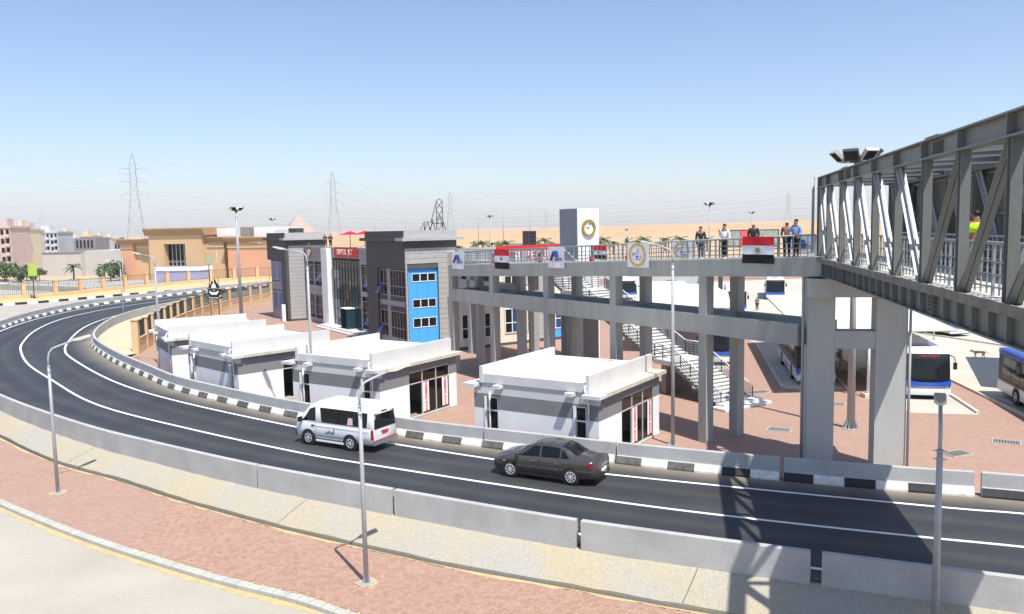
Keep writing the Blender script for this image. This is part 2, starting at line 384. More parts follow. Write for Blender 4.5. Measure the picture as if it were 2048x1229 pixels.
def barriers(path, side, joints, gap, where, fresh=None):
    for i in range(len(joints) - 1):
        a, b = joints[i] + gap[i], joints[i + 1] - .03
        me = extrude_along(path, PROF, a, b, side).mesh('road_barrier', M_BARR)
        o = inst('road_barrier', me)
        tag(o, 'concrete road barrier, %s from the right along the %s' % (nth(i), where), 'barrier', 'concrete barriers along the ' + where)
        nb = 6
        for k in range(nb):
            c0, c1 = a + (b - a) * k / nb, a + (b - a) * (k + 1) / nb
            mt = (M_WHITEP if k % 2 == 0 else M_BLACK) if path is not PI_ or not (24 < c0 < 52) else (M_WHITEP if k % 2 == 0 else M_BLACKN)
            extrude_along(path, PBLK, c0 + .01, c1 - .01, side).obj('painted_block', mt, o)
def nearest(path, pt):
    pt = Vector(pt); return min(((p - pt).length, l) for p, l in zip(path.p, path.l))[1]
jo = [nearest(PO, p) for p in [(22, 17.1), (8.85, 22.52), (2.15, 25.5), (-4.25, 29.05), (-10.3, 32.55), (-16.2, 36.57), (-21.7, 40.65), (-27.4, 45.7)]]
while jo[-1] < PO.len - 9: jo.append(jo[-1] + 7.1)
barriers(PO, -1, jo, [.2, .28, .16, .1, .07, .05] + [.03] * 60, 'near edge of the road')
ji = [nearest(PI_, p) for p in [(33, 23.3), (24.9, 26.3), (17.2, 29.6), (10.8, 32.08), (4.5, 34.9), (-1.4, 38.0), (-6.9, 41.2)]]
while ji[-1] < PI_.len - 9: ji.append(ji[-1] + 6.9)
barriers(PI_, 1, ji, [.12, .12, .22, .12, .06, .05] + [.03] * 60, 'kiosk side of the road')

# foreground: embankment, gutter, red pavement, kerb, concrete road ------------------------------
k6 = 10.8 / 10.7
EMB = [(24, 13.6), (14, 18.2), (5.67 * k6, 21.8 * k6), (4.26 * k6, 22.43 * k6), (2.42 * k6, 23.32 * k6), (.69 * k6, 24.16 * k6), (-2.15 * k6, 25.49 * k6), (-4.79 * k6, 26.99 * k6), (-7.77 * k6, 28.72 * k6), (-10.57 * k6, 30.53 * k6), (-14.12 * k6, 32.98 * k6), (-17.53 * k6, 35.57 * k6), (-21.86 * k6, 38.53 * k6), (-27.99 * k6, 44.07 * k6), (-38, 54), (-47, 65.5), (-56, 80)]
KIN = [(22, 6), (10, 13.6), (2, 18.2), (-4.43 * k6, 22.19 * k6), (-6.42 * k6, 23.5 * k6), (-8.93 * k6, 24.8 * k6), (-12.18 * k6, 26.75 * k6), (-16.08 * k6, 29.3 * k6), (-21.23 * k6, 33.1 * k6), (-30, 40), (-40, 50), (-50, 63)]
PE, PK = [Path(smooth2(cr(p, 10), 6)) for p in (EMB, KIN)]
g = MB(); no = 160; random.seed(5)
T = [PO.at(nearest(PO, PE.at(PE.len * i / no)[0]))[0] for i in range(no + 1)]
E_ = [PE.at(PE.len * i / no)[0] for i in range(no + 1)]
rows = []; rk = (0, .12, .3, .55, .8, 1.)
for j, k in enumerate(rk):
    for i, (t, e) in enumerate(zip(T, E_)):
        d = (e - t).normalized(); t2 = t - d * .05; z = (-.05 if j == 0 else -.02 - .5 * k) + random.uniform(-.02, .02) * (1 if j else 0)
        rows.append((t2.x + (e.x - t2.x) * k, t2.y + (e.y - t2.y) * k, z))
m = no + 1
g.add(rows, [(j * m + i, j * m + i + 1, (j + 1) * m + i + 1, (j + 1) * m + i) for j in range(len(rk) - 1) for i in range(no)], True)
g.strip(rows[-m:], [(e.x, e.y, -.78) for e in E_])
emb_o = struct('embankment', g, M_EMB)
for i in range(9, no, 23):
    pts = [Vector(rows[j * m + i]) for j in range(1, len(rk))]; sd = (Vector(rows[m + i + 1]) - Vector(rows[m + i])).normalized() * .012; up = Vector((0, 0, .006))
    MB().strip([p - sd + up for p in pts], [p + sd + up for p in pts]).obj('expansion_joint', M_DARKGAP, emb_o)
g = MB(); g.strip(z3(PE.line(-.06, 1), -.76), z3(PE.line(.22, 1), -.76)); struct('gutter', g, M_DARKGAP)
# pavement: base sheet with sandy joints, real pavers near the camera, textured sheet beyond
EP = PE.line(.15, .5); KP = PK.line(0, .5)
def ycurve(P):
    P = sorted([(p.x, p.y) for p in P])
    def f(x):
        lo, hi = 0, len(P) - 2
        while lo < hi:
            q = (lo + hi + 1) // 2
            if P[q][0] <= x: lo = q
            else: hi = q - 1
        (x0, y0), (x1, y1) = P[lo], P[lo + 1]; return y0 + (y1 - y0) * (x - x0) / (x1 - x0)
    return f
fE, fK = ycurve(EP), ycurve(KP)
xs = [-46 + i * .5 for i in range(int(62 / .5))]
XS = -13.5
base = [x for x in xs if x >= XS - .1]; far = [x for x in xs if x <= XS]
base = [XS] + [x for x in xs if x > XS]
struct('pavement_bed', MB().strip([(x, fK(x), -.628) for x in base], [(x, fE(x), -.628) for x in base]), M_SANDY)
far = [x for x in xs if x < XS] + [XS]
struct('pavement', MB().strip([(x, fK(x), -.606) for x in far], [(x, fE(x), -.606) for x in far]), M_PAV)
g = MB().strip([(x, fE(x), -.6) for x in xs], [(x, fE(x), -.8) for x in xs]); struct('pavement_edge', g, M_SANDY)
pav = bpy.data.objects['pavement_bed']
one = MB(); w, l = .0935, .1935
def paver_shape(g, c, a, dz):
    ca, sa = math.cos(a), math.sin(a); vs = []
    for z, ins in ((-.03, 0), (-.004, 0), (0, .006)):
        for x, y in ((-l / 2 + ins, -w / 2 + ins), (l / 2 - ins, -w / 2 + ins), (l / 2 - ins, w / 2 - ins), (-l / 2 + ins, w / 2 - ins)):
            vs.append((c[0] + x * ca - y * sa, c[1] + x * sa + y * ca, c[2] + z + dz))
    g.add(vs, [(0, 1, 5, 4), (1, 2, 6, 5), (2, 3, 7, 6), (3, 0, 4, 7), (4, 5, 9, 8), (5, 6, 10, 9), (6, 7, 11, 10), (7, 4, 8, 11), (8, 9, 10, 11)])
paver_shape(one, (0, 0, 0), 0, 0); mes = [one.mesh('paver', m_) for m_ in M_PAVGS]
pl = []; th = R(58); ct, st = math.cos(th), math.sin(th); random.seed(11)
u = .1
for i in range(-420, 420):
    for j in range(-420, 420):
        r = (i - j) % 4
        if r == 0: cx, cy, a = (i + 1) * u, (j + .5) * u, 0.
        elif r == 3: cx, cy, a = (i + .5) * u, (j + 1) * u, math.pi / 2
        else: continue
        x = -3.0 + cx * ct - cy * st; y = 24.5 + cx * st + cy * ct
        if x < XS - .12 or x > 14: continue
        if y < 12 or y > 34: continue
        if not (fK(x) + .09 < y < fE(x) - .1): continue
        if abs(x + 4.65) < .32 and abs(y - 24.48) < .3: continue
        pl.append((x, y, a + th))
pl.sort(key=lambda p: abs(p[0] - 1) * .55 + p[1])
vis = [p for p in pl if p[1] > 20.6]
first = vis[:300]; fs = set(first)
for x, y, a in first: inst('paver', mes[random.choice((0, 0, 1, 2))], pav, (x, y, -.6 + random.uniform(-.002, .002)), a)
g = MB()
for p in pl:
    if p not in fs: g.cm = random.choice((0, 0, 1, 2)); paver_shape(g, (p[0], p[1], -.6), p[2], random.uniform(-.002, .002))
tag(g.obj('pavers', M_PAVGS, pav), kind='stuff')
# kerb stones
kerb = tag(bpy.data.objects.new('kerb', None), kind='structure'); C.objects.link(kerb)
d = nearest(PK, (4, 16.5)); ln = .5
PRK = [(0, -.95), (.3, -.95), (.3, -.6), (.27, -.575), (.06, -.575), (0, -.59)]
kn = 0
while d < nearest(PK, (-34, 44)):
    extrude_along(PK, PRK, d + .012, d + ln - .012, 1, 1).obj('kerb_stone', M_KERB, kerb); d += ln; kn += 1
g = MB()
kl = PK.line(.30, 1.0)
g.poly([(p.x, p.y) for p in kl] + [(-60, 40), (-60, -40), (60, -40), (60, -10)], -.74)
struct('foreground_road', g, M_PALEC)
sl1, sl2 = PK.line(.27, .4), PK.line(.5, .4); random.seed(2)
sl2 = [p + Vector((random.uniform(-.08, .08), random.uniform(-.12, .06))) for p in sl2]
struct('sand_drift', MB().strip(z3(sl2, -.7355), z3(sl1, -.732)), M_SANDY)
# sand margin on the pavement along the gutter
s1 = [(x, fE(x) - .02) for x in xs]; s2 = [(x, fE(x) - random.uniform(.04, .3)) for x in xs]
struct('sand_margin', MB().strip([(a, b, -.594) for a, b in s2], [(a, b, -.594) for a, b in s1]), M_SANDY)

# ------------------------------------------------------------------ more materials
M_WHITE = mat('white_wall_paint', s2l((238, 239, 240)), .8, var=.1, scale=.9, fine=.03, fscale=20, col2=s2l((226, 225, 223)), stretch=(1, 1, .6))
M_GREYW = mat('grey_wall_paint', s2l((128, 128, 130)), .8, var=.07, scale=1.2, fine=.03, fscale=20)
M_PARA = mat('parapet_plaster', s2l((208, 208, 208)), .85, var=.1, scale=1.3, fine=.04, fscale=15, col2=s2l((199, 198, 195)), stretch=(1, 1, .6))
M_CORN = mat('cornice_plaster', s2l((196, 190, 176)), .85, var=.14, scale=1.5, fine=.06, fscale=18)
M_ROOFW = mat('white_roof_membrane', s2l((240, 235, 218)), .85, var=.05, scale=.6, fine=.02)
M_ALU = mat('aluminium_frame', s2l((205, 206, 204)), .45, .3, var=.04, fine=.02)
M_PVC = mat('white_pvc_pipe', s2l((228, 226, 218)), .6, var=.05, fine=.03)
def glass_mat(name, col, rough=.06, alpha=1.0):
    m, nt, b = new_mat(name); b.inputs['Base Color'].default_value = (*col, 1); b.inputs['Roughness'].default_value = rough
    b.inputs['Specular IOR Level'].default_value = .45; b.inputs['IOR'].default_value = 1.52
    geo = N(nt, 'ShaderNodeNewGeometry'); n1 = N(nt, 'ShaderNodeTexNoise'); n1.inputs['Scale'].default_value = .7
    nt.links.new(geo.outputs['Position'], n1.inputs['Vector'])
    bp = N(nt, 'ShaderNodeBump'); bp.inputs['Strength'].default_value = .06; bp.inputs['Distance'].default_value = .05
    nt.links.new(n1.outputs[0], bp.inputs['Height']); nt.links.new(bp.outputs[0], b.inputs['Normal'])
    return m
def clear_glass(name, tint, opac):
    """see-through pane: tinted transparency with a mirror-like skin"""
    m = bpy.data.materials.new(name); m.use_nodes = True; nt = m.node_tree; nt.nodes.clear(); L = nt.links
    o = N(nt, 'ShaderNodeOutputMaterial'); t = N(nt, 'ShaderNodeBsdfTransparent'); t.inputs[0].default_value = (*tint, 1)
    gl = N(nt, 'ShaderNodeBsdfGlossy'); gl.inputs['Roughness'].default_value = .03
    d = N(nt, 'ShaderNodeBsdfDiffuse'); d.inputs[0].default_value = (.05, .05, .05, 1)
    fr = N(nt, 'ShaderNodeFresnel'); fr.inputs[0].default_value = 1.55
    m1 = N(nt, 'ShaderNodeMixShader'); m1.inputs[0].default_value = opac; L.new(t.outputs[0], m1.inputs[1]); L.new(d.outputs[0], m1.inputs[2])
    m2 = N(nt, 'ShaderNodeMixShader'); L.new(fr.outputs[0], m2.inputs[0]); L.new(m1.outputs[0], m2.inputs[1]); L.new(gl.outputs[0], m2.inputs[2]); L.new(m2.outputs[0], o.inputs[0])
    return m
M_GLS = clear_glass('shop_glass', (.62, .64, .6), .12)
M_GLD = glass_mat('dark_window_glass', (.016, .018, .022)); M_GLD.node_tree.nodes['Principled BSDF'].inputs['Specular IOR Level'].default_value = .22
M_GLB = glass_mat('blue_window_glass', (.03, .075, .19), .15)
M_GLC = glass_mat('curtain_wall_glass', (.02, .05, .062)); M_GLC.node_tree.nodes['Principled BSDF'].inputs['Specular IOR Level'].default_value = .22
M_RED = mat('red_sign_paint', s2l((196, 44, 40)), .55, var=.05, fine=.02)
M_REDT = mat('red_print', s2l((205, 36, 60)), .6, var=.03, fine=.02)
M_PAPER = mat('white_vinyl_banner', s2l((238, 238, 236)), .6, var=.03, fine=.01)
M_INT = mat('kiosk_interior', s2l((168, 160, 148)), .9, var=.1, fine=.05)
M_FLOORT = mat('tile_floor', PH((190, 170, 145)), .6, var=.1, fine=.05)
M_STEEL = mat('galvanised_pole', s2l((168, 170, 172)), .55, .1, var=.1, scale=2, fine=.05)
M_LAMP = mat('lamp_housing', s2l((196, 192, 182)), .5, .1, var=.08, fine=.04)
M_DKST = mat('dark_metal', s2l((72, 74, 76)), .5, .4, var=.1, fine=.05)

# ------------------------------------------------------------------ plaza (z = -0.7) and inner slopes
G0 = -.7
FEN = [(-34.6, 75.2), (-35.3, 79), (-36.6, 84), (-38.2, 91), (-39.6, 99), (-40.3, 107), (-40.4, 115), (-39.6, 124), (-38.2, 132.5), (-35, 143)]
PF = Path(smooth2(cr(FEN, 8), 3))
inn = [p for p in PI_.line(-.25, 1.5)]
g = MB()
pts = [(p.x, p.y) for p in inn if p.y < 75.4]
g.poly(pts + [(p.x, p.y) for p in PF.p] + [(-30, 170), (95, 170), (95, 10), (58, 12)], G0)
struct('plaza', g, M_PAV)
g = MB(); g.strip([(p.x, p.y, 0.0) for p in inn], [(p.x, p.y, -.95) for p in inn]); struct('road_retaining_edge', g, M_BARR)
# sandy slope between the road and the fence
i0 = nearest(PI_, (-33.8, 68.5)); A = [PI_.off(i0 + (PI_.len - i0) * i / 60, -.14) for i in range(61)]
B = [PF.at(PF.len * i / 60)[0] for i in range(61)]
g = MB(); rows = []
for k in (0, .3, .65, 1):
    rows += [(a.x + (b.x - a.x) * k, a.y + (b.y - a.y) * k, -.02 - .62 * k) for a, b in zip(A, B)]
g.add(rows, [(j * 61 + i + 1, j * 61 + i, (j + 1) * 61 + i, (j + 1) * 61 + i + 1) for j in range(3) for i in range(60)])
M_SLOPE = mat('sandy_slope_concrete', PH((238, 220, 184)), .95, var=.1, scale=.7, fine=.1, fscale=8, bump=.3, bscale=8)
struct('inner_slope', g, M_SLOPE)

# ------------------------------------------------------------------ lamp posts
def lamp_post(label, loc, H, az, arm=1.0, r=.078, group='street lamps', sandy=True, rise=.35, name='street_lamp'):
    """tapered pole with a curved arm and a flat LED head; the arm points to azimuth az (clockwise from +Y)"""
    t = thing(name, label, 'street lamp', loc, -R(az), group)
    MB().tube([(0, 0, 0), (0, 0, H * .5), (0, 0, H - .75)], r, 10, r * .72).obj('pole', M_STEEL, t)
    g = MB()
    for k in range(4):
        a = k * math.pi / 2 + .4; g.add([(math.cos(a) * r, math.sin(a) * r, .3), (math.cos(a) * r, math.sin(a) * r, .02), (math.cos(a) * r * 2.3, math.sin(a) * r * 2.3, .02)], [(0, 1, 2), (2, 1, 0)])
    g.cbox((0, 0, .012), (r * 5, r * 5, .024)); g.obj('base_plate', M_STEEL, t)
    g = MB()
    for z in (H - .78, H - 1.0): g.tube([(-r * 1.6, 0, z), (r * 1.6, 0, z)], .014, 6); g.tube([(0, 0, z - .02), (0, 0, z + .02)], r * .85, 10)
    g.obj('collar', M_STEEL, t)
    pts = [(0, 0, H - .8), (0, 0, H - .45), (0, .05, H - .22), (0, .17, H - .07), (0, .34, H), (0, arm, H + rise * .6)]
    MB().tube(pts, r * .5, 8).obj('arm', M_STEEL, t)
    z = H + rise * .6; dz = .11
    g = MB(); g.add([(-.05, arm - .1, z - .03), (.05, arm - .1, z - .03), (.05, arm - .1, z + .05), (-.05, arm - .1, z + .05),
                     (-.15, arm + .16, z - .01), (.15, arm + .16, z - .01), (.13, arm + .16, z + .09), (-.13, arm + .16, z + .09),
                     (-.15, arm + .62, z + .07 + dz * .5), (.15, arm + .62, z + .07 + dz * .5), (.13, arm + .6, z + .12 + dz * .5), (-.13, arm + .6, z + .12 + dz * .5)],
                    [(0, 1, 2, 3), (0, 4, 5, 1), (1, 5, 6, 2), (2, 6, 7, 3), (3, 7, 4, 0), (4, 8, 9, 5), (5, 9, 10, 6), (6, 10, 11, 7), (7, 11, 8, 4), (8, 11, 10, 9)])
    hd = g.obj('lamp_head', M_LAMP, t)
    MB().add([(-.11, arm + .2, z - .012), (.11, arm + .2, z - .012), (.11, arm + .56, z + .085), (-.11, arm + .56, z + .085)], [(0, 3, 2, 1)]).obj('lens', M_DKST, hd)
    if sandy:
        rr = random.Random(int(loc[0] * 7)); P = [(math.cos(a * .45) * (.34 + rr.uniform(-.08, .1)), math.sin(a * .45) * (.34 + rr.uniform(-.08, .1))) for a in range(14)]
        MB().prism(P, -.02, .006).obj('sand_patch', M_SANDY, t)
    return t
random.seed(1)
NG = 'street lamps along the near pavement'
lamp_post('slim street lamp on the red pavement in front of the white minibus', (-4.65, 24.48, -.6), 6.3, 60, 1.0, group=NG)
lamp_post('leftmost street lamp on the near red pavement', (-19.4, 34.1, -.6), 6.2, 50, 1.05, group=NG)
lamp_post('shaded street lamp at the right edge, below the footbridge', (10.75, 20.4, -.6), 5.75, 26, .62, .1, group=NG, sandy=False, rise=.5)
SG = 'tall street lamps behind the barrier'
lamp_post('tall street lamp behind the barrier beside the nearest kiosk', (7.85, 40.1, G0), 9.75, -65, .95, .095, group=SG, sandy=False)
lamp_post('tall street lamp in front of the second nearest kiosk', (-11.75, 47.6, G0), 9.7, -75, 1.5, .095, group=SG, sandy=False)
lamp_post('tall street lamp at the left end of the kiosk row', (-29.3, 67.9, G0), 9.1, -70, 1.5, .1, group=SG, sandy=False)
lamp_post('street lamp at the inside of the road bend', (-47.0, 99.3, -.3), 7.2, -75, 1.6, .09, group=SG, sandy=False)

def flood_mast(label, loc, H, r=.2, nh=6, group='floodlight masts', name='floodlight_mast', sc=1.):
    t = thing(name, label, 'floodlight', loc, .2, group)
    MB().tube([(0, 0, 0), (0, 0, H * .55), (0, 0, H)], r, 12, r * .42).obj('pole', M_STEEL, t)
    g = MB()
    for k in range(10):
        a = k * math.pi / 5; c, s_ = math.cos(a), math.sin(a)
        g.add([(c * r, s_ * r, .5), (c * r, s_ * r, .02), (c * r * 1.9, s_ * r * 1.9, .02)], [(0, 1, 2), (2, 1, 0)])
    g.tube([(0, 0, 0), (0, 0, .04)], r * 2.1, 12).obj('base_plate', M_STEEL, t)
    MB().tube([(0, 0, H - .15), (0, 0, H + .12)], .22 * sc, 10).obj('head_frame', M_DKST, t)
    for k in range(nh):
        a = 2 * math.pi * k / nh + .3; q = Vector((math.cos(a), math.sin(a), 0)); tt = Vector((-q.y, q.x, 0)); up = Vector((0, 0, 1))
        c = q * .72 * sc + up * (H + .2); e1 = tt * .27 * sc; nrm = (q * .7 - up * .71).normalized(); e2 = nrm.cross(tt) * .25 * sc
        g = MB(); vs = [c + s1 * e1 + s2 * e2 + nrm * d * sc for d in (-.07, .07) for s1, s2 in ((-1, -1), (1, -1), (1, 1), (-1, 1))]
        g.add(vs, [(0, 1, 2, 3), (7, 6, 5, 4), (0, 4, 5, 1), (1, 5, 6, 2), (2, 6, 7, 3), (3, 7, 4, 0)]); g.bar((0, 0, H), c, .06, .06)
        f = g.obj('floodlight', M_LAMP if k % 2 else M_DKST, t)
        MB().add([c + s1 * e1 * .85 + s2 * e2 * .85 + nrm * (.075 * sc) for s1, s2 in ((-1, -1), (1, -1), (1, 1), (-1, 1))], [(0, 1, 2, 3)]).obj('lens', M_GLD, f)
    return t
flood_mast('tall floodlight mast beside the left grey tower and the fence', (-34.3, 104, G0), 13.7, .24)
flood_mast('floodlight mast standing between the pier columns, lamps above the footbridge', (17.75, 42.7, G0), 14.0, .21, 7, sc=1.35)
flood_mast('distant floodlight mast showing above the left grey tower', (-58, 202, -1), 14.2, .22)
flood_mast('distant red and white floodlight mast left of the clock tower', (-5.2, 210, -1), 14.0, .2)
flood_mast('distant floodlight mast above the man in the white shirt', (32.2, 134, G0), 13.9, .2)
flood_mast('distant floodlight mast behind the man in the dark suit', (70, 240, -1), 14.0, .2)
flood_mast('small far floodlight mast right of the clock tower', (42, 300, -1), 9.5, .2)

# ------------------------------------------------------------------ kiosks
KL, KD = 6.85, 6.9       # front length, depth
def make_kiosk(name, label, corner, az, doors, shops):
    """origin = near right corner of the walls; local x runs right->left along the road front (negative x), y goes back"""
    t = thing(name, label, 'kiosk', (corner[0], corner[1], G0), -R(az), 'white and grey kiosks behind the barrier')
    h1, h2, hw = 2.12, 2.84, 3.2; th = .2; L, D = KL, KD
    # walls with openings --------------------------------------------------
    def wall(axis, openings, outward):
        """axis 'x': front wall (y=0) spanning x -L..0 ; axis 'y': side wall (x=0) spanning y 0..D ; openings (a,b,h0,h1)"""
        lo, hi = (-L, 0) if axis == 'x' else (th, D)
        for z0, z1, m, nm in ((0, h1, M_WHITE, 'lower_wall'), (h1, h2, M_GREYW, 'grey_band'), (h2, hw, M_PARA if axis == 'x' else M_GREYW, 'upper_wall')):  # side upper wall painted grey for the shade under the cornice
            g = MB(); cuts = sorted(openings); a = lo
            segs = []
            for (o0, o1, oz0, oz1) in cuts:
                segs.append((a, o0, z0, z1))
                if oz1 < z1: segs.append((o0, o1, max(z0, oz1), z1))
                if oz0 > z0: segs.append((o0, o1, z0, min(z1, oz0)))
                a = o1
            segs.append((a, hi, z0, z1))
            out = .0 if nm != 'grey_band' else .004
            for s0, s1, q0, q1 in segs:
                if s1 - s0 < .01 or q1 - q0 < .01: continue
                if axis == 'x': g.box((s0, -out, q0), (s1, th, q1))
                else: g.box((-th, s0, q0), (out, s1, q1))
            if g.v: g.obj(nm, m, t)
    wall('x', [(-a - w, -a, 0, 2.72) for a, w in doors], 0)
    so = [(shops[0], shops[1], .12, 2.78)] if shops else []
    wall('y', so, 0)
    g = MB(); g.box((-L, th, 0), (-L + th, D, hw)); g.box((-L + th, D - th, 0), (-th, D, hw)); g.obj('rear_wall', M_WHITE, t)
    MB().box((-L + th, th, .01), (-th, D - th, .05)).obj('floor', M_FLOORT, t)
    MB().box((-L + th, th, 2.95), (-th, D - th, 3.0)).obj('ceiling', M_INT, t)
    # plinth
    g = MB(); g.box((.004, -.03, 0), (.05, D + .02, .1)); g.obj('plinth', M_KERB, t)
    # cornice slabs each side with brackets
    g = MB(); g.prism([(-.5, .28), (.16, .28), (.27, .4), (.27, D + .35), (-.5, D + .35)], 3.203, 3.385); g.obj('cornice', M_CORN, t)
    g = MB(); g.box((-L - .3, .3, 3.203), (-L + .48, D + .3, 3.38)); g.obj('cornice', M_CORN, t)
    for x0, x1, dp in ((-L - .35, -L + .35, .5), (-L + 1.35, -L + 1.75, .42), (-1.55, -1.15, .42), (-.62, .3, .5)):
        MB().box((x0, -dp, 3.207), (x1, .27, 3.37)).obj('cornice_bracket', M_PARA, t)
    # roof and parapets
    x0, x1 = -L + .42, -.45
    MB().box((x0 + .02, .02, 3.2), (x1 - .02, D + .1, 3.74)).obj('roof', [M_PARA, M_ROOFW], t)
    MB().box((x0 + .15, .14, 3.74), (x1 - .15, D + .05, 3.76)).obj('roof_membrane', M_ROOFW, t)
    MB().box((x0 + .16, -.06, 3.4), (x1 - .16, .13, 3.83)).obj('parapet', M_PARA, t)
    for xa, xb in ((x0 - .02, x0 + .16), (x1 - .16, x1 + .02)):
        MB().box((xa, -.1, 3.389), (xb, D + .12, 4.2)).obj('parapet', M_PARA, t)
    # door leaves / slit windows on the road front
    for a, w in doors:
        MB().box((-a - w + .06, th - .06, .06), (-a - .06, th - .03, 2.66)).obj('window_pane', M_GLD, t)
        f = MB(); f.box((-a - w, -.05, 0), (-a - w + .1, th, 2.72)); f.box((-a - .06, .03, 0), (-a, th, 2.72)); f.box((-a - w + .1, .05, 2.0), (-a - .06, th, 2.06)); f.box((-a - w + .1, .05, 2.66), (-a - .06, th, 2.72))
        f.obj('window_frame', M_WHITE, t)
    # shop front on the right side
    if shops:
        a, b = shops; g = MB(); n = 3
        for k in range(n + 1):
            y = a + (b - a) * (0, .32, .66, 1)[k]; g.box((-.09, y - .035, .12), (-.02, y + .035, 2.78))
        for z in (.12, 2.05, 2.72): g.box((-.085, a, z), (-.025, b, z + .06))
        g.obj('shop_frame', M_ALU, t)
        for k in range(n):
            ya, yb = a + (b - a) * (0, .32, .66, 1)[k] + .04, a + (b - a) * (0, .32, .66, 1)[k + 1] - .04
            for z0, z1 in ((.19, 2.04), (2.12, 2.71)):
                if k == 0 and z0 < 1: continue
                MB().box((-.06, ya, z0), (-.05, yb, z1)).obj('shop_pane', M_GLS, t)
        MB().box((-.02, a - .1, .1), (.06, b + .1, .13)).obj('sill', M_KERB, t)
        for yb in ((a + (b - a) * .4, ), (a + (b - a) * .4, a + (b - a) * .88))[1 if shops[1] - shops[0] > 3.6 else 0]:
            bn = MB().box((-.016, yb - .27, .3), (-.008, yb + .27, 2.04)).obj('coming_soon_banner', M_PAPER, t)
            inst('lettering', text_mesh('COMMING SOON', .28, M_REDT, .002, .012, sx=.86), bn, (-.005, yb, 1.18), rot=(0, math.pi / 2, 0))
    # drain pipe with elbow
    g = MB(); g.tube([(-.62, -.06, 3.72), (-.62, -.14, 3.7), (-.58, -.22, 3.55), (-.5, -.26, 3.3), (-.48, -.12, 3.05), (-.48, -.06, 2.8), (-.48, -.06, .05)], .05, 8); g.obj('drain_pipe', M_PVC, t)
    g = MB(); g.tube([(-L + .95, -.05, 2.95), (-L + .95, -.05, .05)], .045, 8); g.obj('drain_pipe', M_PVC, t)
    return t
kz = 10.9 / 10.2
make_kiosk('kiosk', 'white and grey kiosk nearest the footbridge, with shop front on its right side', (3.56 * kz, 34.1 * kz), 32.9, [(.62, .66), (5.45, .78)], (2.4, 6.15))
make_kiosk('kiosk', 'second kiosk from the footbridge, behind the white minibus', (-6.82 * kz, 41.5 * kz), 33.2, [(.7, .66), (5.45, .78)], (2.45, 6.2))
make_kiosk('kiosk', 'third kiosk from the footbridge, with its glass door standing open', (-15.95 * kz, 47.3 * kz), 44, [(.62, .5), (6.0, .5)], (3.1, 5.6))
make_kiosk('kiosk', 'leftmost kiosk, with the coffee cup sign on its roof', (-23.2 * kz, 55.6 * kz), 58, [(.62, .5), (5.45, .6)], None)

# coffee cup sign on two legs above the leftmost kiosk
M_SGNB = mat('sign_black', (.012, .012, .012), .5, var=.05); M_SGNW = mat('sign_white', s2l((240, 240, 240)), .5, var=.02)
t = thing('coffee_sign', 'black and white coffee cup sign on two thin legs above the leftmost kiosk', 'sign', (-25.55, 70.7, 0), R(-18))
zb = 2.85
for x in (-.42, .42): MB().bar((x, 0, zb), (x, 0, 4.75), .05, .05).obj('leg', M_DKST, t)
cz = 5.2
cup = [(-.62, .25), (.62, .25), (.55, -.15), (.32, -.42), (-.32, -.42), (-.55, -.15)]
MB().prism_y([(x * 1.12, cz + z * 1.15) for x, z in cup], -.03, .03).obj('cup_outline', M_SGNB, t)
MB().prism_y([(x * .8, cz + .02 + z * .62) for x, z in cup], -.045, .045).obj('cup', M_SGNW, t)
MB().prism_y([(-.5, cz + .16), (-.2, cz + .0), (.2, cz), (.5, cz + .16), (.3, cz + .19), (0, cz + .13), (-.3, cz + .19)], -.055, .055).obj('coffee', M_SGNB, t)
MB().tube([(.6, 0, cz + .15), (.88, 0, cz + .12), (.86, 0, cz - .12), (.55, 0, cz - .22)], .055, 6).obj('handle', M_SGNB, t)
MB().prism_y([(-.95, cz - .42), (.95, cz - .42), (.6, cz - .6), (-.6, cz - .6)], -.04, .04).obj('saucer', M_SGNB, t)
MB().prism_y([(-.6, cz - .48), (.6, cz - .48), (.45, cz - .53), (-.45, cz - .53)], -.05, .05).obj('saucer_face', M_SGNW, t)
steam = [(-.5, .3), (-.42, .62), (-.25, .55), (-.2, .9), (.02, .72), (.06, 1.08), (.28, .7), (.4, .62), (.5, .3)]
MB().prism_y([(x * 1.1, cz + z * 1.08) for x, z in steam], -.03, .03).obj('steam_outline', M_SGNB, t)
MB().prism_y([(x * .5, cz + .14 + z * .7) for x, z in steam], -.045, .045).obj('steam', M_SGNW, t)

# ------------------------------------------------------------------ station building (grid frame: x=u towards camera-right, y=v away to the right)
BO, BRZ = (-27.3, 100.42, G0), R(-57)
BU, BV = Vector((math.sin(R(147)), math.cos(R(147)))), Vector((math.sin(R(57)), math.cos(R(57))))
def uvw(u, v, h=0): p = Vector(BO[:2]) + BU * u + BV * v; return (p.x, p.y, G0 + h)
def plank_mat(name, c, c2, sc=3):
    return mat(name, s2l(c), .75, var=.1, scale=sc, fine=.05, fscale=14, col2=s2l(c2), stretch=(1, 1, 3))
M_PLK = plank_mat('light_grey_cladding', (176, 175, 172), (158, 158, 156))
M_PLV = plank_mat('lilac_grey_cladding', (160, 159, 164), (146, 146, 151))
M_DGR = mat('dark_grey_cladding', s2l((78, 78, 79)), .75, var=.08, scale=.8, fine=.04)
M_CREAM = mat('cream_wall', s2l((224, 216, 196)), .85, var=.06, scale=.8, fine=.03)
M_BLUE = mat('sky_blue_panel', s2l((80, 170, 236)), .45, var=.04, scale=.6, fine=.02)
M_BLW = mat('blue_film_window', s2l((52, 92, 158)), .35, var=.05)
M_GAP = mat('cladding_backing', s2l((84, 84, 84)), .9, var=.1)
M_GOLD = mat('gold_trim', s2l((176, 150, 78)), .4, .6, var=.12, fine=.05)
M_MARB = mat('white_marble_step', s2l((214, 212, 206)), .4, var=.06, fine=.03)

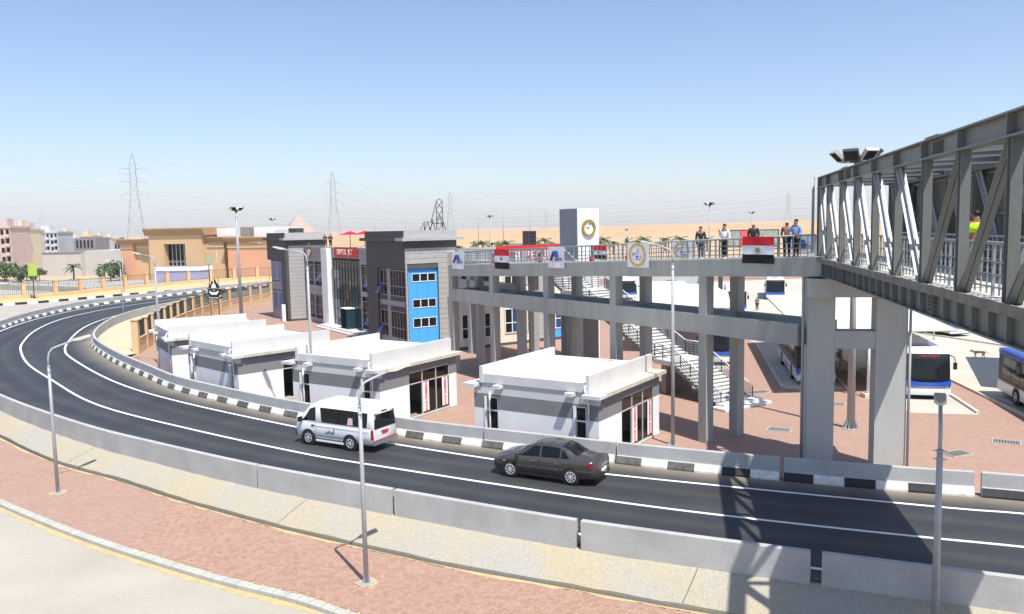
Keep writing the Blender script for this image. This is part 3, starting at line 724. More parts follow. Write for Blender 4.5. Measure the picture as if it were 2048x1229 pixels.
bt = thing('station_building', 'grey bus station building with two dark towers, blue panel and glass entrance', 'building', BO, BRZ)
def box(nm, m, a, b, par=None): return MB().box(a, b).obj(nm, m, par or bt)
def planks_u(u, v0, v1, h0, h1, n, m, holes=(), out=.03, par=None, nm='cladding_plank'):
    """boards on a +u facing wall"""
    s_ = (h1 - h0) / n
    for i in range(n):
        a, b = h0 + i * s_ + .012, h0 + (i + 1) * s_ - .012; segs = [(v0, v1)]
        for (p, q, r0, r1) in holes:
            if r0 < b - .02 and r1 > a + .02:
                ns = []
                for x0, x1 in segs:
                    if q <= x0 or p >= x1: ns.append((x0, x1)); continue
                    if p > x0: ns.append((x0, p))
                    if q < x1: ns.append((q, x1))
                segs = ns
        for x0, x1 in segs: box(nm, m, (u, x0, a), (u + out, x1, b), par)
def planks_v(v, u0, u1, h0, h1, n, m, holes=(), out=.03, par=None, nm='cladding_plank'):
    """boards on a -v facing wall"""
    s_ = (h1 - h0) / n
    for i in range(n):
        a, b = h0 + i * s_ + .012, h0 + (i + 1) * s_ - .012; segs = [(u0, u1)]
        for (p, q, r0, r1) in holes:
            if r0 < b - .02 and r1 > a + .02:
                ns = []
                for x0, x1 in segs:
                    if q <= x0 or p >= x1: ns.append((x0, x1)); continue
                    if p > x0: ns.append((x0, p))
                    if q < x1: ns.append((q, x1))
                segs = ns
        for x0, x1 in segs: box(nm, m, (x0, v - out, a), (x1, v, b), par)
def window_v(v, u0, u1, h0, h1, nu, nh, glass, frame=None, par=None, ins=.12, fw=.07, open_pane=None, splith=None):
    """window set back in a -v facing wall: frame, mullions, panes"""
    frame = frame or M_ALU; y = v + ins; t = bt
    w = MB(); w.box((u0, y - .05, h0), (u0 + fw, y + .02, h1)); w.box((u1 - fw, y - .05, h0), (u1, y + .02, h1)); w.box((u0 + fw, y - .05, h0), (u1 - fw, y + .02, h0 + fw)); w.box((u0 + fw, y - .05, h1 - fw), (u1 - fw, y + .02, h1))
    hs = [h0 + (h1 - h0) * k / nh for k in range(nh + 1)]
    if splith: hs = [h0, h0 + (h1 - h0) * splith, h1]
    for k in range(1, nu): x = u0 + (u1 - u0) * k / nu; w.box((x - .025, y - .035, h0 + fw), (x + .025, y + .015, h1 - fw))
    for z in hs[1:-1]: w.box((u0 + fw, y - .04, z - .03), (u1 - fw, y + .012, z + .03))
    wo = w.obj('window', frame, t)
    for k in range(nu):
        for j in range(len(hs) - 1):
            a, b = u0 + (u1 - u0) * k / nu + .03, u0 + (u1 - u0) * (k + 1) / nu - .03
            if open_pane == (k, j):
                z1 = hs[j + 1] - .04; z0 = hs[j] + .05
                MB().add([(a, y - .05, z1), (b, y - .05, z1), (b, y - .62, z0 + .15), (a, y - .62, z0 + .15)], [(0, 1, 2, 3), (3, 2, 1, 0)]).obj('open_pane', M_GLB, wo)
                MB().box((a, y + .03, z0), (b, y + .035, z1)).obj('pane', glass, wo)
            else: MB().box((a, y - .01, hs[j] + .03), (b, y, hs[j + 1] - .03)).obj('pane', glass, wo)
def window_u(u, v0, v1, h0, h1, nv, splith, glass, frame=None, ins=.1, fw=.07, glass2=None):
    frame = frame or M_WHITE; x = u - ins
    w = MB(); w.box((x - .02, v0, h0), (x + .06, v0 + fw, h1)); w.box((x - .02, v1 - fw, h0), (x + .06, v1, h1)); w.box((x - .02, v0 + fw, h0), (x + .06, v1 - fw, h0 + fw)); w.box((x - .02, v0 + fw, h1 - fw), (x + .06, v1 - fw, h1))
    for k in range(1, nv): y = v0 + (v1 - v0) * k / nv; w.box((x - .015, y - .04, h0 + fw), (x + .05, y + .04, h1 - fw))
    hs = [h0, h1] if not splith else [h0, h0 + (h1 - h0) * splith, h1]
    for z in hs[1:-1]: w.box((x - .012, v0 + fw, z - .035), (x + .055, v1 - fw, z + .035))
    wo = w.obj('window', frame, bt)
    for k in range(nv):
        for j in range(len(hs) - 1):
            a, b = v0 + (v1 - v0) * k / nv + .03, v0 + (v1 - v0) * (k + 1) / nv - .03
            MB().box((x, a, hs[j] + .03), (x + .01, b, hs[j + 1] - .03)).obj('pane', glass2 if (glass2 and k == nv - 1) else glass, wo)
# --- masses
box('core_wall', M_GAP, (-6.9, .25, 0), (-.06, 4.85, 10.0))                # left tower
box('core_wall', M_GAP, (24.7, .25, 0), (32.7, 5.15, 10.0))                # right tower
box('core_wall', M_GAP, (-.06, 2.55, 0), (24.7, 6, 8.9))                   # front range
box('core_wall', M_CREAM, (20, 6, 0), (34.8, 19.5, 8.75)); box('core_wall', M_CREAM, (0, 6, 0), (20, 9.5, 8.74))                     # rear range
box('core_wall', M_CREAM, (32.7, 4.2, 0), (34.78, 6.0, 8.74))
box('roof', M_PALEC, (.3, 2.9, 8.9), (24.4, 9.3, 8.93)); box('roof', M_PALEC, (24.5, 6, 8.75), (34.4, 19.3, 8.8))
# --- left tower, -v face
box('dark_block', M_DGR, (-7.35, -.12, 7.4), (0.0, .3, 9.9)); box('dark_block', M_DGR, (-7.35, .3, 7.4), (-6.9, 4.9, 9.9))
box('dark_pier', M_DGR, (-1.85, -.1, .02), (0.0, .28, 7.4))
planks_v(.2, -6.9, -1.85, 0.0, 7.4, 14, M_PLV, [(-6.55, -4.6, 4.9, 7.2), (-4.25, -2.2, 4.9, 7.2), (-6.55, -4.6, 1.1, 3.5), (-4.25, -2.2, 1.1, 3.5)])
for h0, h1 in ((4.9, 7.2), (1.1, 3.5)):
    window_v(.12, -6.5, -4.65, h0, h1, 1, 1, M_BLW); window_v(.12, -4.2, -2.25, h0, h1, 1, 1, M_BLW)
box('white_panel', M_WHITE, (-.5, -.75, .02), (-.1, -.35, 2.1))
# --- left tower, +u face
planks_u(-.05, -.05, 2.2, .25, 9.25, 20, M_PLK); planks_u(-.05, 2.2, 4.9, 9.0, 9.25, 1, M_PLK)
box('base_course', M_DGR, (-.05, -.08, .0), (0.0, 2.2, .25)); box('dark_band', M_DGR, (-.06, -.02, 9.25), (.01, 4.9, 9.9))
# --- cornices of both towers
def cornice(u0, u1, v0, v1):
    box('cornice', M_DGR, (u0 - .55, v0 - .45, 9.9), (u1 - 1.0, v1, 10.18)); box('cornice', M_PLK, (u1 - 1.0, v0 - .45, 9.9), (u1 + .5, v1 + .5, 10.18))
    box('parapet', M_DGR, (u0 + .0, v0 - .1, 10.18), (u1 - .1, v0 + .12, 10.8)); box('parapet', M_PLK, (u1 - .1, v0 - .1, 10.18), (u1 + .1, v1, 10.8))
    box('parapet', M_DGR, (u0, v0 + .12, 10.18), (u0 + .2, v1, 10.8)); box('parapet', M_DGR, (u0 + .2, v1 - .2, 10.18), (u1 - .1, v1, 10.8))
cornice(-7.35, 0.0, 0, 4.9); cornice(24.46, 33.03, 0, 5.2)
# --- front range facade (v = 2.5)
fh = [(.4, 3.05, 5.0, 7.0), (3.35, 6.3, 5.0, 7.0), (.4, 3.05, 1.0, 3.3), (3.35, 6.3, 1.0, 3.3), (17.6, 20.6, 5.0, 7.2), (17.6, 20.6, 1.0, 3.5), (9.5, 17.25, 0, 7.7), (21.2, 24.2, 5, 7.2), (21.2, 24.2, 1, 3.5)]
planks_v(2.3, 0.02, 24.4, .02, 9.0, 16, M_PLV, fh)
for i, (a, b, h0, h1) in enumerate(fh):
    if i == 6: continue
    window_v(2.3, a, b, h0, h1, 2, 2, M_GLD, M_PLV, open_pane=(1, 0) if i in (1, 4, 5) else None, splith=.5)
box('pilaster', M_WHITE, (7.25, 1.7, .02), (9.1, 2.3, 8.97))
box('facade_cap', M_PLV, (0.02, 2.2, 9.0), (24.4, 2.7, 9.08))
# medallion
md = MB().tube([(1.9, 2.24, 8.35), (1.9, 2.1, 8.35)], .55, 24).obj('medallion', M_GOLD, bt); md.scale = (1, 1, 1)
MB().tube([(1.9, 2.098, 8.35), (1.9, 2.085, 8.35)], .42, 24).obj('medallion_face', M_WHITE, md)
MB().tube([(2.1, 2.1, 8.8), (2.0, 2.1, 9.2), (2.3, 2.1, 9.45)], .05, 6).obj('medallion_flame', M_GOLD, md)
# glass entrance
M_MUL = mat('dark_mullion', (.03, .035, .04), .6, var=.1)
cw = MB().box((9.5, 2.38, 0), (17.25, 2.5, 7.7)).obj('curtain_wall', M_DGR, bt)
nu, nh = 9, 7; du, dh = 7.75 / nu, 7.7 / nh
random.seed(9)
M_GLC2 = glass_mat('pale_curtain_pane', (.16, .22, .27), .1); M_GLC3 = glass_mat('brown_reflection_pane', (.10, .085, .06), .1)  # brown panes hold the reflected brown bands in their glass colour
for i in range(nu):
    for j in range(nh):
        if 5 <= i <= 6 and j < 2: continue
        m = M_GLC2 if (i < 2 and random.random() < .55) else (M_GLC3 if (i in (3, 4, 5) and 1 < j < 5 and random.random() < .12) else M_GLC)
        MB().box((9.5 + i * du + .03, 2.33, j * dh + .03), (9.5 + (i + 1) * du - .03, 2.345 + random.uniform(0, .02), (j + 1) * dh - .03)).obj('pane', m, cw)
g = MB()
for i in range(nu + 1): g.box((9.5 + i * du - .025, 2.28, 0), (9.5 + i * du + .025, 2.37, 7.7))
for j in range(1, nh + 1): g.box((9.5, 2.29, j * dh - .025), (17.25, 2.36, j * dh + .025))
g.obj('mullions', M_MUL, cw)
dr = MB().box((13.85, 2.32, 0.35), (15.5, 2.37, 2.2)).obj('door', M_GLD, bt)
for x in (13.9, 15.45): MB().box((x - .05, 1.3, .36), (x + .02, 2.28, 2.5)).obj('door_leaf', M_GLC, dr)
MB().box((13.8, 1.25, 2.5), (15.55, 2.3, 2.58)).obj('door_canopy', M_WHITE, dr)
sg = MB().box((10.4, 2.1, 8.02), (16.9, 2.2, 9.12)).obj('name_board', M_RED, bt)
inst('lettering', text_mesh('SUPER  JET', .86, mat('cream_letters', s2l((250, 236, 210)), .5, var=.03), .02, .0, sx=1.1), sg, (13.65, 2.05, 8.56), rot=(math.pi / 2, 0, 0))
for k, (v0, h) in enumerate(((.35, .17), (.75, .34))): box('entrance_step', M_MARB, (7.9 + k * .4, v0, 0.01), (20 - k * .3, 2.28 if k else .75, h))
# --- right tower, -v face
box('dark_block', M_DGR, (24.46, -.02, 7.4), (33.0, .3, 9.9)); box('dark_pier', M_DGR, (24.46, -.02, .02), (26.9, .28, 7.4)); box('dark_block', M_DGR, (24.46, .3, 0.02), (24.7, 5.15, 9.9))
planks_v(.24, 26.9, 33.0, 0.02, 7.4, 15, M_PLV, [(26.95, 28.6, 4.87, 7.25), (29.2, 32.9, 4.87, 7.25), (26.95, 28.6, 1.0, 3.5), (29.2, 32.9, 1.0, 3.5)])
for h0, h1 in ((4.87, 7.25), (1.0, 3.5)):
    window_v(.14, 26.95, 28.6, h0, h1, 2, 2, M_GLD, M_PLV, open_pane=(0, 0), splith=.45); window_v(.14, 29.2, 32.9, h0, h1, 6, 2, M_GLD, M_PLV, splith=.38)
# --- right tower, +u face with the blue recessed panel
planks_u(33.0, -.02, 5.2, .02, 9.25, 20, M_PLK, [(.15, 3.25, 0, 7.45)]); box('dark_band', M_DGR, (32.7, -.02, 9.25), (33.02, 5.2, 9.9))
box('wall_infill', M_GAP, (32.7, .0, 0), (32.99, .15, 9.25)); box('wall_infill', M_GAP, (32.7, 3.25, 0), (32.99, 5.15, 9.25)); box('wall_infill', M_GAP, (32.7, .15, 7.45), (32.99, 3.25, 9.25))
bw = [(.72, 1.46), (1.5, 2.24), (2.28, 3.02)]; rowsb = [(2.12, 2.98), (3.9, 4.68), (6.24, 6.98)]
bx0, bx1 = 32.72, 32.8
zc = [.02, 2.12, 2.98, 3.9, 4.68, 6.24, 6.98, 7.45]
for k in range(7):
    cols = [(.15, 1.17), (1.18, 2.2), (2.21, 3.25)] if k % 2 == 0 else [(.15, .7), (3.04, 3.25)]
    for a, b in cols: box('blue_panel', M_BLUE, (bx0, a + .004, zc[k]), (bx1, b - .004, zc[k + 1]))
for h0, h1 in rowsb:
    w = MB(); w.box((32.74, .7, h0), (32.84, .74, h1)); w.box((32.74, 3.0, h0), (32.84, 3.04, h1)); w.box((32.74, .74, h0), (32.84, 3.0, h0 + .06)); w.box((32.74, .74, h1 - .04), (32.84, 3.0, h1))
    for a, b in bw[:-1]: w.box((32.74, b - .02, h0 + .06), (32.84, b + .06, h1 - .04))
    wo = w.obj('window', M_WHITE, bt)
    for a, b in bw: MB().box((32.76, a + .02, h0 + .06), (32.78, b - .02, h1 - .04)).obj('pane', M_GLD, wo)
# --- rear range end wall (u = 34.8)
wl = [(4.5, 6.0, .95, 3.2), (6.1, 7.7, .95, 3.2), (4.5, 7.7, 5.0, 7.4), (9.1, 10.7, 1.1, 3.4), (11.6, 12.6, 1.1, 3.4), (9.1, 10.7, 5.6, 7.6), (11.6, 12.6, 5.6, 7.6), (14.2, 15.6, 1.1, 3.4), (14.2, 15.6, 5.6, 7.6), (17, 18.8, 1.1, 3.4), (17, 18.8, 5.6, 7.6)]
for i, (a, b, h0, h1) in enumerate(wl):
    window_u(34.93, a, b, h0, h1, 2, .42, M_GLD, M_WHITE, ins=.09, glass2=M_GLB if i in (3, 7) else None)
planks_u(34.81, 12.8, 14.0, .3, 8.7, 18, M_PLK); planks_u(34.81, 4.2, 19.5, 7.75, 8.7, 2, M_PLK); box('base_course', M_DGR, (34.8, 4.2, 0), (34.84, 19.5, .25))
box('blue_panel', M_BLUE, (34.8, 14.1, .27), (34.83, 15.7, 1.05))
box('parapet', M_PLK, (34.5, 4.2, 8.75), (34.86, 19.5, 9.15)); box('parapet', M_PLK, (20.3, 19.2, 8.75), (34.5, 19.5, 9.15))
for v in (5.0, 7.9): box('wall_lamp', M_WHITE, (34.84, v, 4.0), (35.1, v + .5, 4.3))
# red banner with the company name
bn = thing('red_banner', 'long red banner with white company lettering on the rear roof parapet', 'banner', BO, BRZ)
MB().box((34.9, 8.3, 7.7), (34.96, 16.4, 9.25)).obj('cloth', M_RED, bn)
inst('lettering', text_mesh('SUPER JET', 1.05, M_PAPER, .01, .03, sx=1.05), bn, (34.98, 12.6, 8.3), rot=(math.pi / 2, 0, math.pi / 2))
# steel letter frame seen from behind on the right tower roof
t = thing('roof_sign_frame', 'dark steel lattice letters standing on the right tower roof', 'roof sign', BO, BRZ)
g = MB(); b_ = 10.8
for (p, q) in [((2.5, 0), (2.5, .75)), ((2.5, .75), (3.3, .75)), ((2.5, 0), (2.85, .75)), ((2.85, .75), (3.1, 0)), ((3.1, 0), (3.35, 1.0)), ((3.35, 1.0), (3.6, 0)), ((3.2, .8), (3.75, 2.5)), ((3.75, 0), (3.75, 2.6)), ((4.4, 0), (4.4, 2.6)), ((3.75, .9), (4.4, 1.9)), ((3.75, 1.8), (4.4, .9)), ((3.75, 1.9), (4.4, 2.6)), ((3.75, 2.6), (4.4, 1.9)), ((4.4, .9), (4.7, 0)), ((3.75, .5), (4.1, 1.2)), ((4.1, 1.2), (4.4, .2)), ((3.35, .6), (4.3, .6)), ((3.75, 2.6), (4.08, 2.85)), ((4.08, 2.85), (4.4, 2.6))]:
    g.tube([(32.0, p[0], b_ + p[1]), (32.0, q[0], b_ + q[1])], .034, 6)
for v in (2.5, 3.4, 4.4): g.tube([(32.0, v, b_ + .75), (31.2, v, b_)], .028, 6)
g.obj('frame', M_DKST, t)
# roof umbrellas
for k, (px, d) in enumerate(((-18.9, 97.5), (-17.3, 98.3))):
    u_ = thing('roof_umbrella', 'red parasol on the roof terrace, %s of the two' % ('left' if k == 0 else 'right'), 'umbrella', (px, d, G0 + 8.93), 0, 'red parasols on the roof terrace')
    MB().tube([(0, 0, 0), (0, 0, 1.9)], .04, 6).obj('pole', M_DKST, u_)
    g = MB(); n8 = 8; ring = [(1.35 * math.cos(i * math.pi / 4), 1.35 * math.sin(i * math.pi / 4), 1.5) for i in range(8)]
    g.add(ring + [(0, 0, 1.95)], [(i, (i + 1) % 8, 8) for i in range(8)] + [((i + 1) % 8, i, 8) for i in range(8)]).obj('canopy', M_REDT, u_)

# ------------------------------------------------------------------ clock tower
M_TSHADE = mat('tower_white_shaded', s2l((128, 134, 138)), .7, var=.06, scale=.5, fine=.03); M_TWHITE = mat('tower_white', s2l((230, 232, 234)), .7, var=.04, scale=.6, fine=.02)  # grey is the tower's shaded side, painted into its colour
t = thing('clock_tower', 'square white tower, one side toned as shade, with a gold ringed clock above the ramp', 'tower', uvw(44.7, 8.3), BRZ)
MB().box((0, 0, 0), (2.3, .06, 12.3)).obj('shade_toned_face', M_TSHADE, t)
MB().box((0, .06, 0), (2.3, 2.2, 12.3)).obj('shaft', M_TWHITE, t)
def ring_x(x, cy, cz, r0, r1, d, n=32):
    g = MB(); vs = []
    for (r, xx) in ((r0, x), (r0, x + d), (r1, x + d), (r1, x)):
        vs += [(xx, cy + r * math.cos(2 * math.pi * k / n), cz + r * math.sin(2 * math.pi * k / n)) for k in range(n)]
    return g.add(vs, [(a * n + k, a * n + (k + 1) % n, ((a + 1) % 4) * n + (k + 1) % n, ((a + 1) % 4) * n + k) for a in range(4) for k in range(n)])
ck = ring_x(2.3, 1.12, 10.75, .5, .68, .16).obj('clock_ring', M_GOLD, t)
MB().tube([(2.3, 1.12, 10.75), (2.34, 1.12, 10.75)], .52, 28).obj('clock_face', M_PAPER, ck)
MB().bar((2.36, 1.12, 10.75), (2.36, 1.3, 11.1), .03, .03).bar((2.36, 1.12, 10.75), (2.36, .8, 10.82), .03, .03).tube([(2.34, 1.12, 10.75), (2.38, 1.12, 10.75)], .06, 10).obj('clock_hands', M_DKST, ck)

# ------------------------------------------------------------------ concrete ramp (same grid)
M_RCON = mat('ramp_concrete', s2l((170, 172, 166)), .85, var=.09, scale=.7, fine=.04, fscale=10, bump=.08, bscale=30, col2=s2l((152, 154, 149)), stretch=(1.8, 1.8, .35))
M_RAIL = mat('painted_steel_rail', s2l((150, 156, 160)), .45, .25, var=.06, fine=.03)
M_DECK = mat('deck_tile', s2l((206, 202, 194)), .8, var=.06, scale=2, fine=.04)
def deck_h(u): return 8.17 + (u - 44.4) * .0377
rp = thing('concrete_ramp', 'long grey concrete ramp on columns with steel railings, leading to the footbridge', 'ramp', BO, BRZ)
def rb(nm, m, a, b): return MB().box(a, b).obj(nm, m, rp)
cu = [70.53, 63.7, 57.2, 50.7, 44.9]
for u in cu:
    t0 = deck_h(u) - .6
    rb('column', M_RCON, (u - .52, -1.9, 0), (u, -1.38, t0)); rb('column', M_RCON, (u - .52, .33, 0), (u, .85, t0))
    rb('cross_beam', M_RCON, (u - .5, -1.38, 5.53), (u - .04, .33, 6.4)); rb('cross_beam', M_RCON, (u - .5, -1.38, deck_h(u) - .75), (u - .04, .33, deck_h(u) - .26))
def beam_uh(nm, v0, v1, pts): return MB().prism_y(pts, v0, v1).obj(nm, M_RCON, rp)
ue = 77.6
for v0, v1 in ((-1.92, -1.5), (.45, .87)):
    beam_uh('edge_beam', v0, v1, [(44.36, deck_h(44.36) - .82), (ue, deck_h(ue) - .82), (ue, deck_h(ue)), (44.36, deck_h(44.36))])
    rb('tie_beam', M_RCON, (44.37, v0, 5.5), (75.9, v1, 6.45))
beam_uh('deck_slab', -1.5, .45, [(44.36, deck_h(44.36) - .3), (ue, deck_h(ue) - .3), (ue, deck_h(ue) - .03), (44.36, deck_h(44.36) - .03)])
rb('lower_slab', M_RCON, (44.4, -1.5, 5.52), (75.9, .45, 5.7))
# end platform towards the building and stairs
rb('platform', M_RCON, (43.9, .87, 7.36), (47.6, 8.2, 8.17)); rb('platform', M_RCON, (34.85, 4.0, 7.38), (43.9, 8.2, 8.16))
rb('tie_beam', M_RCON, (44.37, .87, 5.5), (44.8, 4.2, 6.45)); rb('tie_beam', M_RCON, (34.9, 4.05, 5.5), (44.37, 4.45, 6.45))
for u, v in ((37.2, 4.05), (41.5, 7.6), (46.9, 7.6), (46.9, 4.1)): rb('column', M_RCON, (u - .5, v, 0), (u, v + .5, 7.37))
g = MB()
beam_k = [(44.36, deck_h(44.36)), (ue, deck_h(ue)), (ue, deck_h(ue) + .04), (44.36, deck_h(44.36) + .04)]
for v0, v1 in ((-1.9, -1.5), (.45, .85)): MB().prism_y(beam_k, v0, v1).obj('deck_kerb', M_DECK, rp)
def railing(par, pts, h=.92, nb=6, m=None, post=1.9, bal=.36, nm='railing'):
    """steel railing along a 3-D polyline: top rail, posts and one panel of bars per bay"""
    m = m or M_RAIL; P = [Vector(p) for p in pts]; up = Vector((0, 0, 1))
    for a, b in zip(P[:-1], P[1:]):
        L = (b - a).length; n = max(1, round(L / post))
        MB().tube([a + up * h, b + up * h], .035, 8).obj('top_rail', m, par)
        for i in range(n):
            p, q = a.lerp(b, i / n), a.lerp(b, (i + 1) / n)
            MB().bar(p, p + up * h, .055, .055).obj('rail_post', m, par)
            g = MB()
            for k in (.16, .4, .64): g.bar(p + up * (h * k), q + up * (h * k), .028, .028)
            nn = max(1, round((q - p).length / bal))
            for k in range(1, nn): w = p.lerp(q, k / nn); g.bar(w + up * (h * .02), w + up * h, .03, .03)
            g.obj('rail_panel', m, par)
        MB().bar(b, b + up * h, .055, .055).obj('rail_post', m, par)
railing(rp, [(44.6, -1.72, deck_h(44.6) + .04), (76.6, -1.72, deck_h(76.6) + .04)])
railing(rp, [(47.6, .66, deck_h(47.6) + .04), (77, .66, deck_h(77) + .04)])
railing(rp, [(44.1, -1.6, 8.2), (44.1, 4.1, 8.2), (35.2, 4.1, 8.2)]); railing(rp, [(47.4, .9, 8.2), (47.4, 4.6, 8.2)])

# ------------------------------------------------------------------ staircase
M_STEP = mat('pale_stone_step', s2l((216, 216, 212)), .7, var=.06, scale=2, fine=.04); M_STRG = mat('stair_soffit', s2l((140, 137, 132)), .85, var=.08)
st = thing('staircase', 'outdoor staircase with white steps and steel railings behind the ramp', 'stairs', BO, BRZ)
v0, v1 = 4.74, 7.7
def flight(ua, ha, ub, hb):
    n = max(3, round((hb - ha) / .165)); du, dh = (ub - ua) / n, (hb - ha) / n
    for i in range(n):
        MB().box((ua + du * (i + 1) - .04, v0 - .02, ha + dh * i + dh - .05), (ua + du * i + .03, v1 + .02, ha + dh * (i + 1))).obj('step', M_STEP, st)
    pts = [(ua, ha - .02)]
    for i in range(n): pts += [(ua + du * i, ha + dh * (i + 1) - .052), (ua + du * (i + 1), ha + dh * (i + 1) - .052)]
    pts += [(ub, hb - .38), (ua + .12, ha - .25 if ha > .5 else 0.0)]
    MB().prism_y(pts[::-1], v0, v1).obj('stringer', M_STRG, st)
    for v in (v0 + .1, v1 - .1): slope_rail(st, (ua, v, ha + .02), (ub, v, hb + .02))
def slope_rail(par, a, b, h=.95):
    a, b = Vector(a), Vector(b); up = Vector((0, 0, 1)); n = max(1, round((b - a).length / .95))
    MB().tube([a + up * h, b + up * h], .035, 8).obj('hand_rail', M_PVC, par)
    g = MB()
    for k in range(1, 6): g.tube([a + up * (h * k / 6), b + up * (h * k / 6)], .027, 5)
    g.obj('rail_bars', M_RAIL, par)
    for i in range(n + 1): p = a.lerp(b, i / n); MB().bar(p, p + up * h, .045, .045).obj('rail_post', M_DKST, par)
def landing(ua, ub, h):
    MB().box((ub, v0 - .02, h - .3), (ua, v1 + .02, h)).obj('landing', M_STEP, st)
    for v in (v0 + .1, v1 - .1): slope_rail(st, (ua, v, h + .02), (ub, v, h + .02))
flight(65.3, 0, 61.1, 2.25); landing(61.1, 59.6, 2.25); flight(59.6, 2.25, 51.2, 6.2); landing(51.2, 49.7, 6.2); flight(49.7, 6.2, 46.2, 8.15)
MB().box((60.0, v0 + .3, 0), (60.4, v1 - .3, 1.95)).obj('support_wall', M_STRG, st); MB().box((50.3, v0 + .3, 0), (50.7, v1 - .3, 5.9)).obj('support_wall', M_STRG, st)
MB().box((65.28, v0 - .75, .012), (66.4, v1 + .35, .15)).obj('bottom_step', M_STEP, st); MB().box((65.26, v0 - .3, .15), (65.9, v1 + .15, .29)).obj('bottom_step', M_STEP, st)

# ------------------------------------------------------------------ steel truss footbridge and its pier
TO, TRZ = Vector((13.31, 35.5, 0)), R(-11.8)
TX, TY = Vector((math.cos(TRZ), math.sin(TRZ), 0)), Vector((-math.sin(TRZ), math.cos(TRZ), 0))
def tw(x, y, z): return TO + TX * x + TY * y + Vector((0, 0, z))
M_TR = mat('truss_paint', s2l((114, 117, 114)), .5, .1, var=.1, scale=1.2, fine=.06, fscale=12)
M_TRL = mat('truss_paint_sunlit', s2l((176, 178, 178)), .5, .1, var=.08, scale=1.2, fine=.05)  # truss paint lightened, sunlight on the braces put into the colour
M_RUST = mat('weathered_steel_edge', s2l((128, 126, 120)), .7, .05, var=.16, scale=2.5, fine=.12, col2=s2l((104, 98, 88)))
M_SIDE = mat('corrugated_sheet', s2l((112, 114, 112)), .5, .25, var=.07, scale=.8, fine=.04)
tb = thing('truss_footbridge', 'grey steel truss footbridge crossing the road at the right', 'footbridge', TO, TRZ)
END = -44.0; XR = 2.85
posts = [0, -2.0] + [-4.8 - 2.72 * k for k in range(15)]
def ibeam(x, y0, y1, z0, z1, w, nm, tf=.04, tw_=.03):
    g = MB(); g.box((x - w / 2, y0, z1 - tf), (x + w / 2, y1, z1)); g.box((x - w / 2, y0, z0), (x + w / 2, y1, z0 + tf)); g.box((x - tw_ / 2, y0, z0 + tf), (x + tw_ / 2, y1, z1 - tf))
    return g.obj(nm, M_TR, tb)
for x in (0, XR):
    bc = ibeam(x, END, .1, 7.93, 8.5, .3, 'bottom_chord'); tc = ibeam(x, END, .12, 11.62, 12.08, .34, 'top_chord')
    sgn = -1 if x == 0 else 1
    y = -.25
    while y > END:
        MB().box((x + sgn * .018, y - .012, 7.975), (x + sgn * .145, y + .012, 8.455)).obj('stiffener', M_TR, bc); y -= .92
    for p in posts:
        MB().box((x + sgn * .018, p - .02, 11.665), (x + sgn * .165, p + .02, 12.035)).obj('stiffener', M_TR, tc)
    MB().box((x - .152, .1, 7.9), (x + .152, .13, 12.0)).obj('end_plate', M_TR, tb)
    for p in posts:
        g = MB()
        w = .11
        g.box((x - .1, p - w, 8.5), (x + .1, p - w + .022, 11.63)); g.box((x - .1, p + w - .022, 8.5), (x + .1, p + w, 11.63)); g.box((x - .012, p - w + .022, 8.5), (x + .012, p + w - .022, 11.63))
        g.obj('post', M_TR, tb)
    for k in range(len(posts) - 1):
        a, b = posts[k], posts[k + 1]
        if k < 6: p, q = (x, a - .13, 11.6), (x, b + .13, 8.52)
        else: p, q = (x, a - .13, 8.52), (x, b + .13, 11.6)
        P, Q = Vector(p), Vector(q); d = (Q - P).normalized(); nrm = Vector((1, 0, 0)).cross(d).normalized()
        g = MB()
        for s_ in (-1, 1): g.bar(P + Vector((s_ * .062, 0, 0)), Q + Vector((s_ * .062, 0, 0)), .108, .02, up=nrm); g.bar(P + Vector((s_ * .012, 0, 0)) - nrm * .06, Q + Vector((s_ * .012, 0, 0)) - nrm * .06, .012, .12, up=nrm)
        g.obj('diagonal', M_TRL if k < 6 else M_TR, tb)
# bolted splices
for yy, x in ((-5.9, 0), (-16.6, 0), (-5.9, XR), (-16.6, XR)):
    s_ = -1 if x == 0 else 1
    for z0, z1, par in ((8.03, 8.4, 'b'), (11.7, 12.0, 't')):
        sp = MB().box((x + s_ * .018, yy - .35, z0), (x + s_ * .04, yy + .35, z1)).obj('splice_plate', M_RUST, tb)
        g = MB()
        for i in range(6):
            for j in range(4): g.cbox((x + s_ * .052, yy - .29 + i * .116, z0 + .05 + (z1 - z0 - .1) * j / 3), (.03, .05, .05))
        g.obj('bolts', M_DKST, sp)
    MB().box((x - .19, yy - .5, 12.083), (x + .19, yy + .5, 12.11)).obj('cover_plate', M_TR, tb)
# deck, edge strip, cross members
MB().box((-.2, END, 8.52), (4.62, .6, 8.655)).obj('deck_slab', M_DECK, tb)  # unseen far side widened beyond the truss to broaden the road shadow
MB().box((-.26, END, 8.505), (-.2, .6, 8.70)).obj('deck_edge', M_RUST, tb); MB().box((4.62, END, 8.505), (4.68, .6, 8.7)).obj('deck_edge', M_RUST, tb)
for p in posts:
    g = MB(); g.box((.17, p - .06, 11.84), (XR - .17, p + .06, 11.86)); g.box((.17, p - .06, 11.66), (XR - .17, p + .06, 11.68)); g.box((.17, p - .008, 11.68), (XR - .17, p + .008, 11.84)); g.obj('top_strut', M_TR, tb)
    MB().box((.16, p - .1, 8.1), (XR - .16, p + .1, 8.48)).obj('cross_girder', M_TR, tb)
for k in range(2, len(posts) - 1):
    MB().bar((.2, posts[k] - .1, 11.76), (XR - .2, posts[k + 1] + .1, 11.76), .07, .07).obj('wind_brace', M_TRL, tb)
for x in (.28, XR - .28): railing(tb, [(x, -.1, 8.66), (x, -36, 8.66)], 1.05, post=1.36, bal=.34)
